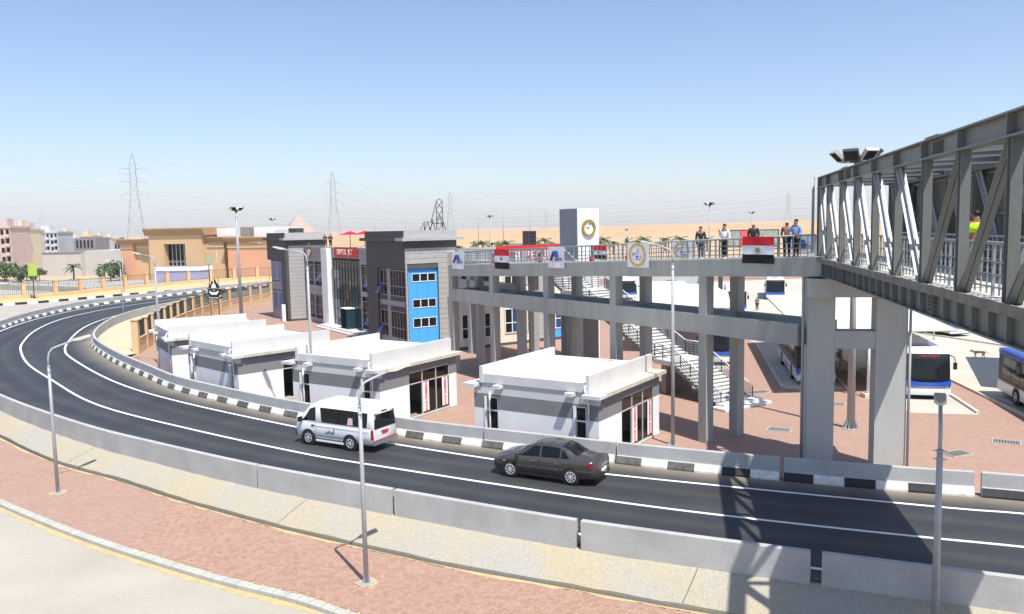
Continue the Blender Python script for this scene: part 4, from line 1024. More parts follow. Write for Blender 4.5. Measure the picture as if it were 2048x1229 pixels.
# corrugated cladding on the far side
g = MB(); pr = []
for k in range(10): pr += [(.0, k * .1), (.0, k * .1 + .035), (.03, k * .1 + .05), (.03, k * .1 + .085)]
pr.append((.0, 1.0))
g.strip([(x, y, 8.6) for x, y in pr], [(x, y, 11.95) for x, y in pr]); g.strip([(x + .004, y, 11.95) for x, y in pr], [(x + .004, y, 8.6) for x, y in pr])
me = g.mesh('cladding_sheet', M_SIDE)
y = .05
while y > END: inst('cladding_sheet', me, tb, (XR + .2, y - 1.0, 0)); y -= 1.0
for z in (9.0, 10.3, 11.5): MB().box((XR + .12, END, z), (XR + .19, 0.0, z + .07)).obj('cladding_rail', M_TR, tb)
for yy in (.0, -2.7): MB().box((XR + .1, yy - .1, 8.6), (XR + .3, yy + .1, 11.7)).obj('cladding_post', M_DKST, tb)
MB().tube([(-.25, .35, 12.0), (-.3, .3, 12.15), (-.3, .3, 8.95), (-.62, .05, 8.5), (-.68, 0, 8.3), (-.68, 0, -.6)], .065, 8).obj('drain_pipe', M_STEEL, tb)

pr = thing('bridge_pier', 'two-legged concrete pier carrying the end of the truss footbridge', 'pier', (TO.x, TO.y, 0), TRZ)
M_PIER = mat('pier_concrete', s2l((182, 184, 180)), .8, var=.1, scale=.6, fine=.03, fscale=10, bump=.05, stretch=(1.8, 1.8, .3))
for a, b in ((-.52, .6), (2.25, 3.5)): MB().box((a, -.3, G0), (b, .75, 7.02)).obj('leg', M_PIER, pr)
MB().box((-.56, -1.1, 7.02), (3.54, .9, 7.8)).obj('cap_beam', M_PIER, pr); MB().box((.6, -.26, 4.75), (2.25, .7, 5.5)).obj('tie_beam', M_PIER, pr)
for x in (.0, 2.85): MB().box((x - .25, -.35, 7.8), (x + .25, .15, 7.93)).obj('bearing', M_DKST, pr)
MB().tube([(3.58, -.36, 7.0), (3.58, -.36, G0)], .06, 8).obj('drain_pipe', M_STEEL, pr)

# ------------------------------------------------------------------ bus yard
YRZ = R(-12)
def yard(x, y): return Vector((x, y))
g = MB(); g.poly([(28.6, 38), (29.6, 55), (31, 62), (25, 64), (22.5, 68), (21.5, 90), (17, 96), (10, 150), (92, 165), (92, 30)], G0 + .006); struct('bus_yard', g, M_YARD)
def bay(x, y, w, d, az=12):
    """concrete bay with a raised kerb round it"""
    a = R(az); f = Vector((math.sin(a), math.cos(a))); r = Vector((f.y, -f.x)); o = Vector((x, y)); return [tuple(o + r * i * w + f * j * d) for i, j in ((0, 0), (1, 0), (1, 1), (0, 1))]
for nm, (x, y, w, d) in (('bay_slab', (22.3, 45.9, 3.7, 24)), ('bay_slab', (17.75, 53.4, 3.9, 20)), ('bay_slab', (13.2, 61.5, 3.6, 16))):
    struct(nm, MB().poly(bay(x, y, w, d), G0 + .01), M_YARD)
M_KY = mat('yard_kerb', s2l((204, 198, 182)), .9, var=.12, scale=2)
def kerb_line(a, b, w=.18, h=.14, nm='yard_kerb'):
    a, b = Vector((*a, G0)), Vector((*b, G0)); L = (b - a).length; n = max(1, int(L / 1.0)); t = tag(bpy.data.objects.new(nm, None), kind='structure'); C.objects.link(t)
    for i in range(n):
        p, q = a.lerp(b, i / n), a.lerp(b, (i + 1) / n); d = (q - p) * .012
        MB().bar(p + d + Vector((0, 0, h / 2)), q - d + Vector((0, 0, h / 2)), w, h).obj('kerb_stone', M_KY, t)
for a, b in (((26.0, 45.4), (31.0, 68.5)), ((27.6, 41.5), (29.6, 54.9)), ((29.6, 54.9), (32.6, 69)), ((22.2, 46.0), (27.2, 69.5)), ((17.7, 53.5), (21.9, 73.3)), ((17.7, 53.5), (19.4, 52.9)), ((13.1, 61.6), (16.5, 77.4)), ((21.6, 52.6), (25.8, 72.4)), ((39.2, 78), (43.0, 66.5)), ((43, 66.5), (52, 62))): kerb_line(a, b)
# drain gratings in the plaza
M_GRATE = mat('grating', s2l((150, 148, 138)), .7, .2, var=.1)
for k, (x, y, lb) in enumerate(((13.98, 42.7, 'rectangular drain cover on the red plaza, nearest the ramp columns'), (20.6, 37.6, 'drain cover on the red plaza left of the right hand lamp'), (24.0, 39.4, 'drain cover on the red plaza at the far right'), (15.9, 52.5, 'drain cover beside the foot of the stairs'), (19.2, 48.6, 'small drain cover between the pier columns'))):
    t = thing('drain_cover', lb, 'drain cover', (x, y, G0 + .002), R(20 if k % 2 else -30), 'drain covers in the plaza')
    MB().box((-.62, -.42, 0), (.62, -.36, .03)).box((-.62, .36, 0), (.62, .42, .03)).box((-.62, -.36, 0), (-.56, .36, .03)).box((.56, -.36, 0), (.62, .36, .03)).obj('rim', M_KERB, t)
    MB().box((-.56, -.36, 0), (.56, .36, .006)).obj('pit', M_DKST, t)
    for i in range(9): MB().box((-.5 + i * .12, -.36, .008), (-.44 + i * .12, .36, .026)).obj('grate_bar', M_GRATE, t)

# canopies ------------------------------------------------------------------------------------
M_TENT = mat('white_tensile_fabric', s2l((226, 223, 216)), .8, var=.05, scale=.5, fine=.01)
def canopy(label, corners, ridge, legs, name='shade_canopy'):
    t = thing(name, label, 'canopy', (0, 0, 0), 0, 'white shade canopies')
    g = MB(); c = [Vector(p) for p in corners]; r = [Vector(p) for p in ridge]; up = Vector((0, 0, .06))
    def patch(a, b, cc, d, n=6):
        vs = []
        for i in range(n + 1):
            for j in range(n + 1):
                s_, u_ = i / n, j / n; p = (a.lerp(b, s_)).lerp(d.lerp(cc, s_), u_); p = p - Vector((0, 0, .35)) * (math.sin(math.pi * u_) * .5 + .5 * math.sin(math.pi * s_) * math.sin(math.pi * u_)); vs.append(p)
        f = [(i * (n + 1) + j, (i + 1) * (n + 1) + j, (i + 1) * (n + 1) + j + 1, i * (n + 1) + j + 1) for i in range(n) for j in range(n)]
        g.add(vs, f, True); g.add([p - up for p in vs], [q[::-1] for q in f], True)
    patch(c[0], c[1], r[1], r[0]); patch(c[1], c[2], r[1], r[1]); patch(c[2], c[3], r[0], r[1]); patch(c[3], c[0], r[0], r[0])
    g.obj('fabric', M_TENT, t)
    for i in range(4): a, b = c[i], c[(i + 1) % 4]; MB().tube([a, b], .07, 6).obj('edge_beam', M_CORN, t)
    MB().tube([r[0], r[1]], .06, 6).obj('ridge_beam', M_STEEL, t)
    for x, y, z in legs:
        MB().tube([(x, y, G0 + .1), (x, y, z)], .11, 8).obj('leg', M_WHITE, t); MB().cbox((x, y, G0 + .12), (.7, .7, .25)).obj('footing', M_KY, t)
    return t
canopy('large white shade canopy behind the bridge pier', [(17.8, 50.3, 3.45), (27.4, 50.4, 3.35), (33.6, 76, 3.5), (22.5, 72.4, 3.6)], [(21.6, 55.5, 4.9), (25.6, 69, 5.2)], [(22.0, 50.4, 3.9), (23.9, 59.5, 4.4), (25.9, 68.5, 4.6)])
canopy('white shade canopy seen between the ramp columns', [(10.2, 69.6, 3.35), (17.8, 66.9, 3.35), (21.5, 82, 3.5), (13.8, 85, 3.5)], [(12.5, 74.5, 4.85), (18.0, 72.8, 4.85)], [(13.2, 71.5, 4.2), (17.2, 72.0, 4.4)])
canopy('white shade canopy just outside the right edge over the parked bus', [(31.8, 50.6, 4.3), (37.5, 46.0, 4.3), (43.5, 60, 4.4), (37.2, 62.2, 4.4)], [(35.5, 51.5, 5.4), (39.8, 59, 5.5)], [(37.5, 51, 4.7), (40.6, 58.5, 5.0)])
canopy('far white shade canopy at the back of the bus yard', [(35.6, 95, 3.6), (48, 92, 3.6), (52, 108, 3.7), (40, 112, 3.7)], [(41, 98, 4.8), (46, 107, 4.9)], [(41, 97, 4.2), (46, 106, 4.3)])

# ------------------------------------------------------------------ buses
M_BWH = mat('bus_white_paint', s2l((228, 230, 232)), .3, var=.03, scale=.8, fine=.01, coat=.5)
M_BBL = mat('bus_blue_paint', s2l((36, 84, 184)), .3, var=.03, scale=.8, fine=.01, coat=.5)
M_TYRE = mat('tyre_rubber', (.018, .018, .019), .85, var=.1); M_RIM = mat('wheel_rim', s2l((205, 205, 206)), .4, .15, var=.05)
M_BLKP = mat('black_plastic', (.015, .015, .016), .45, var=.1); M_HEADL = glass_mat('headlight_glass', (.5, .52, .55), .1)
M_GRILL = mat('silver_grille', s2l((140, 144, 148)), .4, .5, var=.05); M_LED = mat('red_led_text', s2l((220, 40, 40)), .5, var=.0)
def wheel_mesh(r, w, hub=.62, spokes=6):
    n = 28; g = MB(); vs = []; prof = [(r * hub, 0), (r * .9, 0), (r, w * .15), (r, w * .85), (r * .9, w), (r * hub, w)]
    for rr, y in prof: vs += [(rr * math.cos(2 * math.pi * k / n), y - w / 2, rr * math.sin(2 * math.pi * k / n)) for k in range(n)]
    m = len(prof); g.add(vs, [(a * n + k, a * n + (k + 1) % n, (a + 1) * n + (k + 1) % n, (a + 1) * n + k) for a in range(m - 1) for k in range(n)], True)
    ty = g.mesh('tyre', M_TYRE); g = MB()
    R0 = r * hub; yf = -w / 2
    vs = [(R0 * math.cos(2 * math.pi * k / n), yf + .005, R0 * math.sin(2 * math.pi * k / n)) for k in range(n)] + [(R0 * .86 * math.cos(2 * math.pi * k / n), yf - .005, R0 * .86 * math.sin(2 * math.pi * k / n)) for k in range(n)] + [(R0 * .8 * math.cos(2 * math.pi * k / n), yf + .05, R0 * .8 * math.sin(2 * math.pi * k / n)) for k in range(n)]
    g.add(vs, [(a * n + k, (a + 1) * n + k, (a + 1) * n + (k + 1) % n, a * n + (k + 1) % n) for a in range(2) for k in range(n)])
    for k in range(spokes):
        a = 2 * math.pi * k / spokes; c, s_ = math.cos(a), math.sin(a); ww = R0 * (.085 if spokes > 6 else .12)
        p, q = (c * R0 * .12, s_ * R0 * .12), (c * R0 * .9, s_ * R0 * .9); t_ = (-s_ * ww, c * ww)
        g.add([(p[0] + t_[0], yf + .0, p[1] + t_[1]), (q[0] + t_[0] * 1.1, yf, q[1] + t_[1] * 1.1), (q[0] - t_[0] * 1.1, yf, q[1] - t_[1] * 1.1), (p[0] - t_[0], yf + .0, p[1] - t_[1])], [(0, 1, 2, 3), (3, 2, 1, 0)])
    g.tube([(0, yf - .01, 0), (0, yf + .04, 0)], R0 * .26, 12)
    rim = g.mesh('rim', M_RIM)
    g = MB(); g.tube([(0, yf + .06, 0), (0, yf + .08, 0)], R0 * .99, 20); well = g.mesh('brake_disc', M_BLKP)
    return ty, rim, well
BW = wheel_mesh(.48, .28, .6, 8)
def add_wheel(t, W, x, y, z, side):
    """wheel with its face towards -y (side=-1) or +y"""
    o = inst('wheel', W[0], t, (x, y, z), math.pi if side > 0 else 0); inst('rim', W[1], o); inst('brake_disc', W[2], o); return o
def make_bus(label, loc, az, L=11.5, roofm=None, group='white and blue buses', high=True):
    """front centre at the origin, front faces local -x; body runs to +x"""
    t = thing('bus', label, 'bus', (loc[0], loc[1], G0 + .012), R(90 - az), group); Wd, H = 2.5, 3.05; hw = Wd / 2
    g = MB(); prof = [(.0, .38), (-.06, .55), (-.06, 1.0), (-.02, 1.06), (L - .02, 1.06), (L, 1.0), (L, .38)]
    g.prism_y(prof, -hw, hw); g.obj('lower_body', M_BWH, t)
    g = MB(); prof = [(.02, 1.06), (.06, 1.5), (.22, 2.55), (.35, 2.9), (L - .05, 2.9), (L, 1.06)]; g.prism_y(prof, -hw + .03, hw - .03); g.obj('upper_body', M_BLKP, t)
    g = MB(); vs = []
    for x, z, w in ((.2, 2.72, hw), (.3, 2.95, hw - .03), (.75, 3.05, hw - .22), (L - .5, 3.05, hw - .22), (L, 2.95, hw - .03), (L + .01, 2.72, hw)): vs += [(x, -w, z), (x, w, z)]
    g.add(vs, [(0, 1, 3, 2), (2, 3, 5, 4), (4, 5, 7, 6), (6, 7, 9, 8), (8, 9, 11, 10), (0, 2, 4, 6, 8, 10), (11, 9, 7, 5, 3, 1), (10, 11, 1, 0)]); g.obj('roof', roofm or M_BWH, t)
    MB().box((3.2, -.75, 3.04), (5.6, .75, 3.22)).obj('roof_unit', M_BWH if not roofm else M_BBL, t); MB().box((1.6, -.5, 3.04), (2.4, .5, 3.09)).obj('roof_hatch', M_GLD, t)
    g = MB(); n = 8; vs = []
    for i in range(n + 1):
        y = -hw + .06 + (Wd - .12) * i / n; bulge = -.1 * (1 - (2 * i / n - 1) ** 2)
        for x, z in ((.0, 1.16), (.03, 1.55), (.18, 2.5)): vs.append((x + bulge - .02, y, z))
    g.add(vs, [(i * 3 + j, i * 3 + j + 1, (i + 1) * 3 + j + 1, (i + 1) * 3 + j) for i in range(n) for j in range(2)], True); g.obj('windscreen', M_GLD, t)
    g = MB(); vs = []
    for i in range(n + 1):
        y = -hw + .06 + (Wd - .12) * i / n; bulge = -.1 * (1 - (2 * i / n - 1) ** 2)
        for x, z in ((.17, 2.5), (.24, 2.78)): vs.append((x + bulge - .02, y, z))
    g.add(vs, [(i * 2, i * 2 + 1, i * 2 + 3, i * 2 + 2) for i in range(n)], True); dd = g.obj('destination_panel', M_BLKP, t)
    for k in range(7): MB().box((.105 + (.02 if k in (0, 6) else 0) - .02, -.6 + k * .17, 2.58), (.125, -.48 + k * .17, 2.68)).obj('led_text', M_LED, dd)
    g = MB(); vs = []   # blue front band, higher at the corners
    for i in range(n + 1):
        s_ = 2 * i / n - 1; y = s_ * (hw + .004); bulge = -.1 * (1 - s_ * s_)
        vs += [(-.075 + bulge, y, .84 + .03 * s_ * s_), (-.05 + bulge, y, 1.06 + .14 * s_ * s_)]
    g.add(vs, [(i * 2, i * 2 + 1, i * 2 + 3, i * 2 + 2) for i in range(n)], True); g.obj('blue_band', M_BBL, t)
    g = MB(); vs = []
    for i in range(n + 1):
        s_ = 2 * i / n - 1; y = s_ * (hw - .3); bulge = -.1 * (1 - s_ * s_)
        vs += [(-.085 + bulge, y, .7), (-.085 + bulge, y, .84)]
    g.add(vs, [(i * 2, i * 2 + 1, i * 2 + 3, i * 2 + 2) for i in range(n)], True); g.obj('grille', M_GRILL, t)
    g = MB(); vs = []
    for i in range(n + 1):
        s_ = 2 * i / n - 1; y = s_ * (hw - .02); bulge = -.1 * (1 - s_ * s_)
        vs += [(-.075 + bulge, y, .3), (-.1 + bulge, y, .4), (-.09 + bulge, y, .695)]
    g.add(vs, [(i * 3 + j, i * 3 + j + 1, (i + 1) * 3 + j + 1, (i + 1) * 3 + j) for i in range(n) for j in range(2)], True); g.obj('bumper', M_BWH, t)
    for s_ in (-1, 1):
        hl = MB().add([(-.1, s_ * (hw - .3), .62), (-.075, s_ * (hw - .06), .64), (-.07, s_ * (hw - .03), .92), (-.1, s_ * (hw - .22), .8)], [(0, 1, 2, 3), (3, 2, 1, 0)]).obj('headlight', M_BLKP, t)
        MB().sphere((-.105, s_ * (hw - .16), .72), .07, 10, 6, (.4, 1, 1)).obj('lens', M_HEADL, hl)
        mr = MB().tube([(.15, s_ * (hw - .1), 2.72), (-.12, s_ * (hw + .12), 2.62), (-.14, s_ * (hw + .17), 2.35)], .03, 6).obj('mirror_arm', M_BLKP, t); MB().cbox((-.14, s_ * (hw + .17), 2.1), (.1, .2, .42)).obj('mirror', M_BLKP, mr)
        xs_ = [.75] + [1.55 + k * 1.42 for k in range(int((L - 1.6) / 1.42) + 1)]
        for a, b in zip(xs_[:-1], xs_[1:]):
            MB().box((a + .03, s_ * (hw + .002), 1.28), (b - .03, s_ * (hw - .02), 2.6)).obj('side_window', M_GLD, t)
        MB().box((.3, s_ * (hw - .01), 2.62), (L - .1, s_ * (hw + .003), 2.74)).obj('roof_band', M_BBL, t)
        MB().box((.1, s_ * (hw + .001), 1.0), (L - .05, s_ * (hw + .01), 1.04)).obj('side_trim', M_GRILL, t)
        for x in (2.55, L - 3.1):
            MB().tube([(x, s_ * (hw - .02), .5), (x, s_ * (hw + .008), .5)], .6, 20).obj('wheel_arch', M_BLKP, t); add_wheel(t, BW, x, s_ * (hw - .1), .48, s_)
        g = MB(); pts = [(x, .75 + .18 * math.sin(x * .9)) for x in (4.2, 4.8, 5.4, 6.0, 6.6)]
        for (xa, za), (xb, zb) in zip(pts[:-1], pts[1:]): g.add([(xa, s_ * (hw + .006), za - .12), (xb, s_ * (hw + .006), zb - .12), (xb, s_ * (hw + .006), zb + .12), (xa, s_ * (hw + .006), za + .12)], [(0, 1, 2, 3), (3, 2, 1, 0)])
        g.obj('side_swoosh', M_BBL, t)
    MB().box((-.0, -hw + .2, .2), (L - .2, hw - .2, .38)).obj('chassis', M_BLKP, t)
    return t
BG = 'white and blue buses'
make_bus('white bus with blue front parked right of the bridge pier, facing us', (25.15, 49.3), 12)
make_bus('white bus partly hidden behind the left leg of the bridge pier', (20.15, 54.3), 12)
make_bus('bus seen between the two front ramp columns beyond the stairs', (15.7, 62.9), 12)
make_bus('white and blue bus pulled up beyond the white canopy at the right', (41.6, 76), -14)
make_bus('bus half hidden behind the slim back ramp column', (26.7, 98), 14)
make_bus('far dark fronted bus beyond the canopies, left of the pier', (37.2, 116), 16)
make_bus('bus cut by the right edge of the view, seen from the side', (28.4, 38.1), 13, 12.2, M_BBL)
make_bus('dark distant bus seen below the ramp near the stairs', (17.2, 121), -6, 10)

# ------------------------------------------------------------------ car and minibus (front = +x, visible side = +y)
def lerp_st(ST, x):
    if x <= ST[0][0]: return ST[0][1:]
    for a, b in zip(ST[:-1], ST[1:]):
        if a[0] <= x <= b[0]:
            t = (x - a[0]) / (b[0] - a[0]); t = t * t * (3 - 2 * t) * .35 + t * .65
            return tuple(p + (q - p) * t for p, q in zip(a[1:], b[1:]))
    return ST[-1][1:]
def ring(ST, x, crown=.06):
    w, zb, zl, zt, wg, wr = lerp_st(ST, x)
    zm = zb + (zl - zb) * .55
    return [(0, zb), (w * .82, zb), (w * .97, zb + (zl - zb) * .16), (w, zm), (w * .99, zl - (zl - zb) * .08), (w * .965, zl - .012), (wg, zl), (wr + (wg - wr) * .5, zl + (zt - zl) * .46), (wr, zt - min(crown, (zt - zl) * .5)), (wr * .86, zt - crown * .3 if zt - zl > .1 else zt), (wr * .45, zt), (0, zt)]
def car_shell(ST, xs, m, par, nm='body'):
    g = MB(); rings = []
    for x in xs:
        r = ring(ST, x); rings.append([(x, y, z) for y, z in r] + [(x, -y, z) for y, z in r[-2:0:-1]])
    k = len(rings[0]); vs = [p for q in rings for p in q]
    fs = [(i * k + j, (i + 1) * k + j, (i + 1) * k + (j + 1) % k, i * k + (j + 1) % k) for i in range(len(xs) - 1) for j in range(k)]
    fs += [tuple(range(k)), tuple((len(xs) - 1) * k + j for j in range(k))[::-1]]
    g.add(vs, fs, True)
    return g.obj(nm, m, par)
def side_patch(ST, xa, xb, t0, t1, s_, m, par, nm, off=.008, n=10, k=4):
    """patch on the greenhouse side; xa(t), xb(t) limits; t runs from belt (0) to roof edge (1)"""
    g = MB(); vs = []
    for j in range(k + 1):
        t = t0 + (t1 - t0) * j / k
        for i in range(n + 1):
            x = xa(t) + (xb(t) - xa(t)) * i / n; r = ring(ST, x); p6, p7, p8 = r[6], r[7], r[8]
            q = (p6[0] + (p7[0] - p6[0]) * t / .5, p6[1] + (p7[1] - p6[1]) * t / .5) if t < .5 else (p7[0] + (p8[0] - p7[0]) * (t - .5) / .5, p7[1] + (p8[1] - p7[1]) * (t - .5) / .5)
            vs.append((x, s_ * (q[0] + off), q[1] + off * .4))
    g.add(vs, [(j * (n + 1) + i, j * (n + 1) + i + 1, (j + 1) * (n + 1) + i + 1, (j + 1) * (n + 1) + i) for j in range(k) for i in range(n)], True)
    return g.obj(nm, m, par)
def top_patch(ST, x0, x1, f0, f1, m, par, nm, off=.01, n=8, k=10):
    g = MB(); vs = []
    for j in range(n + 1):
        x = x0 + (x1 - x0) * j / n; f = f0 + (f1 - f0) * j / n; r = ring(ST, x); wr = r[8][0]
        top = r[8:][::-1]
        for i in range(k + 1):
            y = (2 * i / k - 1) * f; ay = abs(y) * wr; z = top[0][1]
            for (ya, za), (yb, zb) in zip(top[:-1], top[1:]):
                if ya <= ay <= yb + 1e-6: z = za + (zb - za) * (ay - ya) / max(1e-6, yb - ya)
            vs.append((x, y * wr, z + off))
    g.add(vs, [(j * (k + 1) + i, (j + 1) * (k + 1) + i, (j + 1) * (k + 1) + i + 1, j * (k + 1) + i + 1) for j in range(n) for i in range(k)], True)
    return g.obj(nm, m, par)
def frange(a, b, n): return [a + (b - a) * i / n for i in range(n + 1)]
M_CARP = mat('brown_grey_car_paint', s2l((78, 73, 69)), .22, .3, var=.02, fine=.01, coat=.8)
M_TAIL = glass_mat('tail_light_red', (.3, .01, .016), .2); M_CHR = mat('chrome', s2l((220, 220, 222)), .15, .9, var=.02)
M_CGL = glass_mat('car_glass', (.008, .011, .013), .04); M_CGL.node_tree.nodes['Principled BSDF'].inputs['Specular IOR Level'].default_value = .3; M_SEAT = mat('seat_cloth', s2l((70, 40, 40)), .8)
CW_ = wheel_mesh(.335, .21, .68, 8)
car = thing('sedan_car', 'brown grey four-door sedan driving left in the inner lane', 'car', (1.45, 33.2, .006), math.atan2(.468, -.883))
ST = [(-2.36, .60, .42, .70, .74, .5, .4), (-2.30, .76, .32, .90, .95, .68, .52), (-2.1, .85, .25, 1.0, 1.07, .76, .56), (-1.75, .89, .22, 1.02, 1.11, .78, .58), (-1.45, .90, .2, 1.01, 1.15, .78, .6), (-1.0, .905, .18, .99, 1.38, .79, .58), (-.6, .905, .18, .97, 1.475, .8, .57), (-.1, .905, .18, .955, 1.5, .8, .58), (.35, .905, .18, .945, 1.46, .8, .58), (.8, .905, .18, .935, 1.27, .8, .62), (1.22, .9, .19, .93, 1.03, .8, .66), (1.6, .89, .2, .88, .97, .76, .6), (1.95, .85, .21, .80, .89, .7, .52), (2.2, .77, .23, .68, .77, .6, .45), (2.34, .6, .33, .54, .6, .46, .35)]
car_shell(ST, frange(-2.36, 2.34, 64), M_CARP, car)
for s_ in (1, -1):
    if s_ > 0: side_patch(ST, lambda t: .12, lambda t: 1.08 - .66 * t, .06, .9, s_, M_CGL, car, 'front_window')
    else: side_patch(ST, lambda t: .12, lambda t: 1.08 - .66 * t, .06, .9, s_, M_CGL, car, 'front_window')
    side_patch(ST, lambda t: -.78 + .02 * t, lambda t: .04, .06, .9, s_, M_CGL, car, 'rear_window')
    side_patch(ST, lambda t: -1.25 + .42 * t, lambda t: -.84, .06, .82, s_, M_CGL, car, 'quarter_window')
    for xa, xb in ((-.8, -.62), (.28, .46)): MB().bar((xa, s_ * .912, .8), (xb, s_ * .912, .8), .02, .035).obj('door_handle', M_CHR, car)
    for x in (.08, -.82, 1.12):
        g = MB(); pts = []
        for k in range(7):
            z = .3 + .62 * k / 6; r = ring(ST, x); y = r[3][0]; pts.append((x + (.12 * (k - 3) / 6 if x < -.5 else 0), s_ * (r[3][0] - .004 + (0.004 if 1 < k < 5 else 0)), z))
        for a, b in zip(pts[:-1], pts[1:]): g.bar(a, b, .012, .012)
        g.obj('door_seam', M_BLKP, car)
    MB().box((.95, s_ * .88, .95), (1.08, s_ * 1.05, 1.09)).obj('wing_mirror', M_CARP, car)
    for x in (1.4, -1.3):
        MB().tube([(x, s_ * .86, .335), (x, s_ * .911, .335)], .385, 28).obj('wheel_arch', M_BLKP, car); add_wheel(car, CW_, x, s_ * .815, .335, s_)
    MB().add([(2.02, s_ * .82, .78), (2.27, s_ * .66, .72), (2.31, s_ * .6, .6), (2.1, s_ * .8, .62)], [(0, 1, 2, 3), (3, 2, 1, 0)]).obj('headlight', M_HEADL, car)
    MB().add([(-1.98, s_ * .885, .93), (-2.22, s_ * .82, .95), (-2.335, s_ * .6, .86), (-2.335, s_ * .62, .7), (-2.2, s_ * .835, .72), (-2.05, s_ * .88, .8)], [(0, 1, 2, 3, 4, 5), (5, 4, 3, 2, 1, 0)]).obj('tail_light', M_TAIL, car)
    MB().bar((-1.0, s_ * .9, .24), (1.0, s_ * .9, .24), .02, .1).obj('sill', M_BLKP, car)
top_patch(ST, 1.18, .5, .95, .88, M_CGL, car, 'windscreen'); top_patch(ST, -1.5, -.78, .92, .86, M_CGL, car, 'rear_window')
MB().box((-2.37, -.26, .52), (-2.35, .26, .63)).obj('number_plate', M_PAPER, car); MB().bar((-2.36, -.3, .79), (-2.36, .3, .79), .02, .05).obj('boot_trim', M_CHR, car)
MB().box((-2.34, -.7, .3), (-2.3, .7, .42)).obj('rear_diffuser', M_BLKP, car); MB().box((2.3, -.45, .3), (2.345, .45, .44)).obj('grille', M_BLKP, car)
MB().box((-.3, -.35, 1.52), (-.28, .35, 1.522)).obj('roof_trim', M_BLKP, car)
MB().box((1.62, .893, .66), (1.72, .902, .7)).obj('side_repeater', M_HEADL, car)

M_VAN = mat('white_van_paint', s2l((232, 233, 234)), .3, var=.02, fine=.01, coat=.5)
VW = wheel_mesh(.35, .22, .66, 6)
van = thing('minibus', 'white minibus with dark windows driving left in the inner lane', 'minibus', (-8.15, 38.95, .006), math.atan2(.5, -.866))
VT = [(-2.44, .84, .42, 1.1, 1.78, .82, .68), (-2.38, .9, .36, 1.14, 2.0, .88, .74), (-2.2, .935, .32, 1.15, 2.09, .91, .77), (-1.0, .94, .3, 1.15, 2.12, .915, .78), (.6, .94, .3, 1.15, 2.12, .915, .78), (1.1, .94, .3, 1.15, 2.08, .915, .77), (1.45, .94, .3, 1.14, 1.95, .91, .75), (1.8, .93, .3, 1.12, 1.62, .89, .78), (2.12, .91, .31, 1.06, 1.22, .86, .79), (2.3, .87, .34, .95, 1.03, .8, .7), (2.42, .76, .42, .74, .8, .66, .55)]
VX = frange(-2.44, 2.42, 60)
car_shell(VT, VX, M_VAN, van)
for s_ in (1, -1):
    side_patch(VT, lambda t: 1.0 + .08 * t, lambda t: 2.02 - .72 * t, .06, .8, s_, M_CGL, van, 'door_window')
    side_patch(VT, lambda t: -2.12 if t > .02 else -2.1, lambda t: .62 + .2 * t, .02, .78, s_, M_CGL, van, 'cabin_window', n=16)
    for x in (-.55, -1.35): side_patch(VT, lambda t, x=x: x - .025, lambda t, x=x: x + .025, .02, .78, s_, M_BLKP, van, 'window_bar', .014, 1)
    for x in (1.48, -1.12):
        MB().tube([(x, s_ * .9, .35), (x, s_ * .947, .35)], .43, 28).obj('wheel_arch', M_BLKP, van); add_wheel(van, VW, x, s_ * .85, .35, s_)
    MB().box((1.82, s_ * .93, 1.12), (1.96, s_ * 1.12, 1.34)).obj('wing_mirror', M_BLKP, van)
    MB().bar((1.08, s_ * .945, .98), (1.26, s_ * .945, .98), .02, .07).obj('door_handle', M_BLKP, van)
    MB().add([(-2.36, s_ * .922, 1.1), (-2.455, s_ * .86, 1.08), (-2.458, s_ * .83, .62), (-2.36, s_ * .925, .62)], [(0, 1, 2, 3), (3, 2, 1, 0)]).obj('tail_light', M_TAIL, van)
    MB().add([(2.18, s_ * .9, .92), (2.36, s_ * .8, .86), (2.4, s_ * .74, .7), (2.24, s_ * .89, .7)], [(0, 1, 2, 3), (3, 2, 1, 0)]).obj('headlight', M_HEADL, van)
    MB().bar((-.6, s_ * .945, .52), (.85, s_ * .945, .52), .02, .06).obj('side_trim', M_GRILL, van); MB().bar((-2.3, s_ * .945, .97), (1.0, s_ * .945, .97), .006, .012).obj('body_crease', M_GRILL, van)
    MB().bar((1.0, s_ * .943, .35), (1.0, s_ * .943, 1.12), .01, .01).obj('door_seam', M_GRILL, van)
    MB().box((-.75, s_ * .9, .24), (1.0, s_ * .95, .33)).obj('sill', M_VAN, van)
top_patch(VT, 2.08, 1.42, .93, .88, M_CGL, van, 'windscreen')
MB().add([(-2.458, -.78, 1.1), (-2.458, .78, 1.1), (-2.43, .72, 1.82), (-2.43, -.72, 1.82)], [(0, 1, 2, 3), (3, 2, 1, 0)]).obj('rear_window', M_BLKP, van)
rw = MB().add([(-2.468, -.72, 1.15), (-2.468, .72, 1.15), (-2.442, .66, 1.77), (-2.442, -.66, 1.77)], [(0, 1, 2, 3), (3, 2, 1, 0)]).obj('rear_pane', M_CGL, van)
MB().box((-2.5, -.86, .36), (-2.38, .86, .56)).obj('rear_bumper', M_GRILL, van); MB().box((-2.505, -.84, .555), (-2.44, .84, .58)).obj('red_reflector_strip', M_TAIL, van)
MB().box((-2.465, -.3, .93), (-2.44, .3, .99)).obj('plate_light_bar', M_CHR, van); MB().box((-2.462, -.22, .8), (-2.445, .22, .93)).obj('number_plate', M_RED, van)
MB().box((2.3, -.8, .4), (2.44, .8, .66)).obj('front_bumper', M_BLKP, van); MB().box((-2.44, -.2, 1.86), (-2.38, .2, 1.9)).obj('brake_light', M_DKST, van)
for k in range(9): MB().bar((-2.1, -.64 + k * .16, 2.125), (1.0, -.64 + k * .16, 2.115), .06, .05).obj('roof_rib', M_VAN, van)
cloth0 = mat('pink_curtain', s2l((214, 176, 186)), .8, var=.1)
M_INK = mat('black_lettering', (.02, .02, .02), .6, var=0)
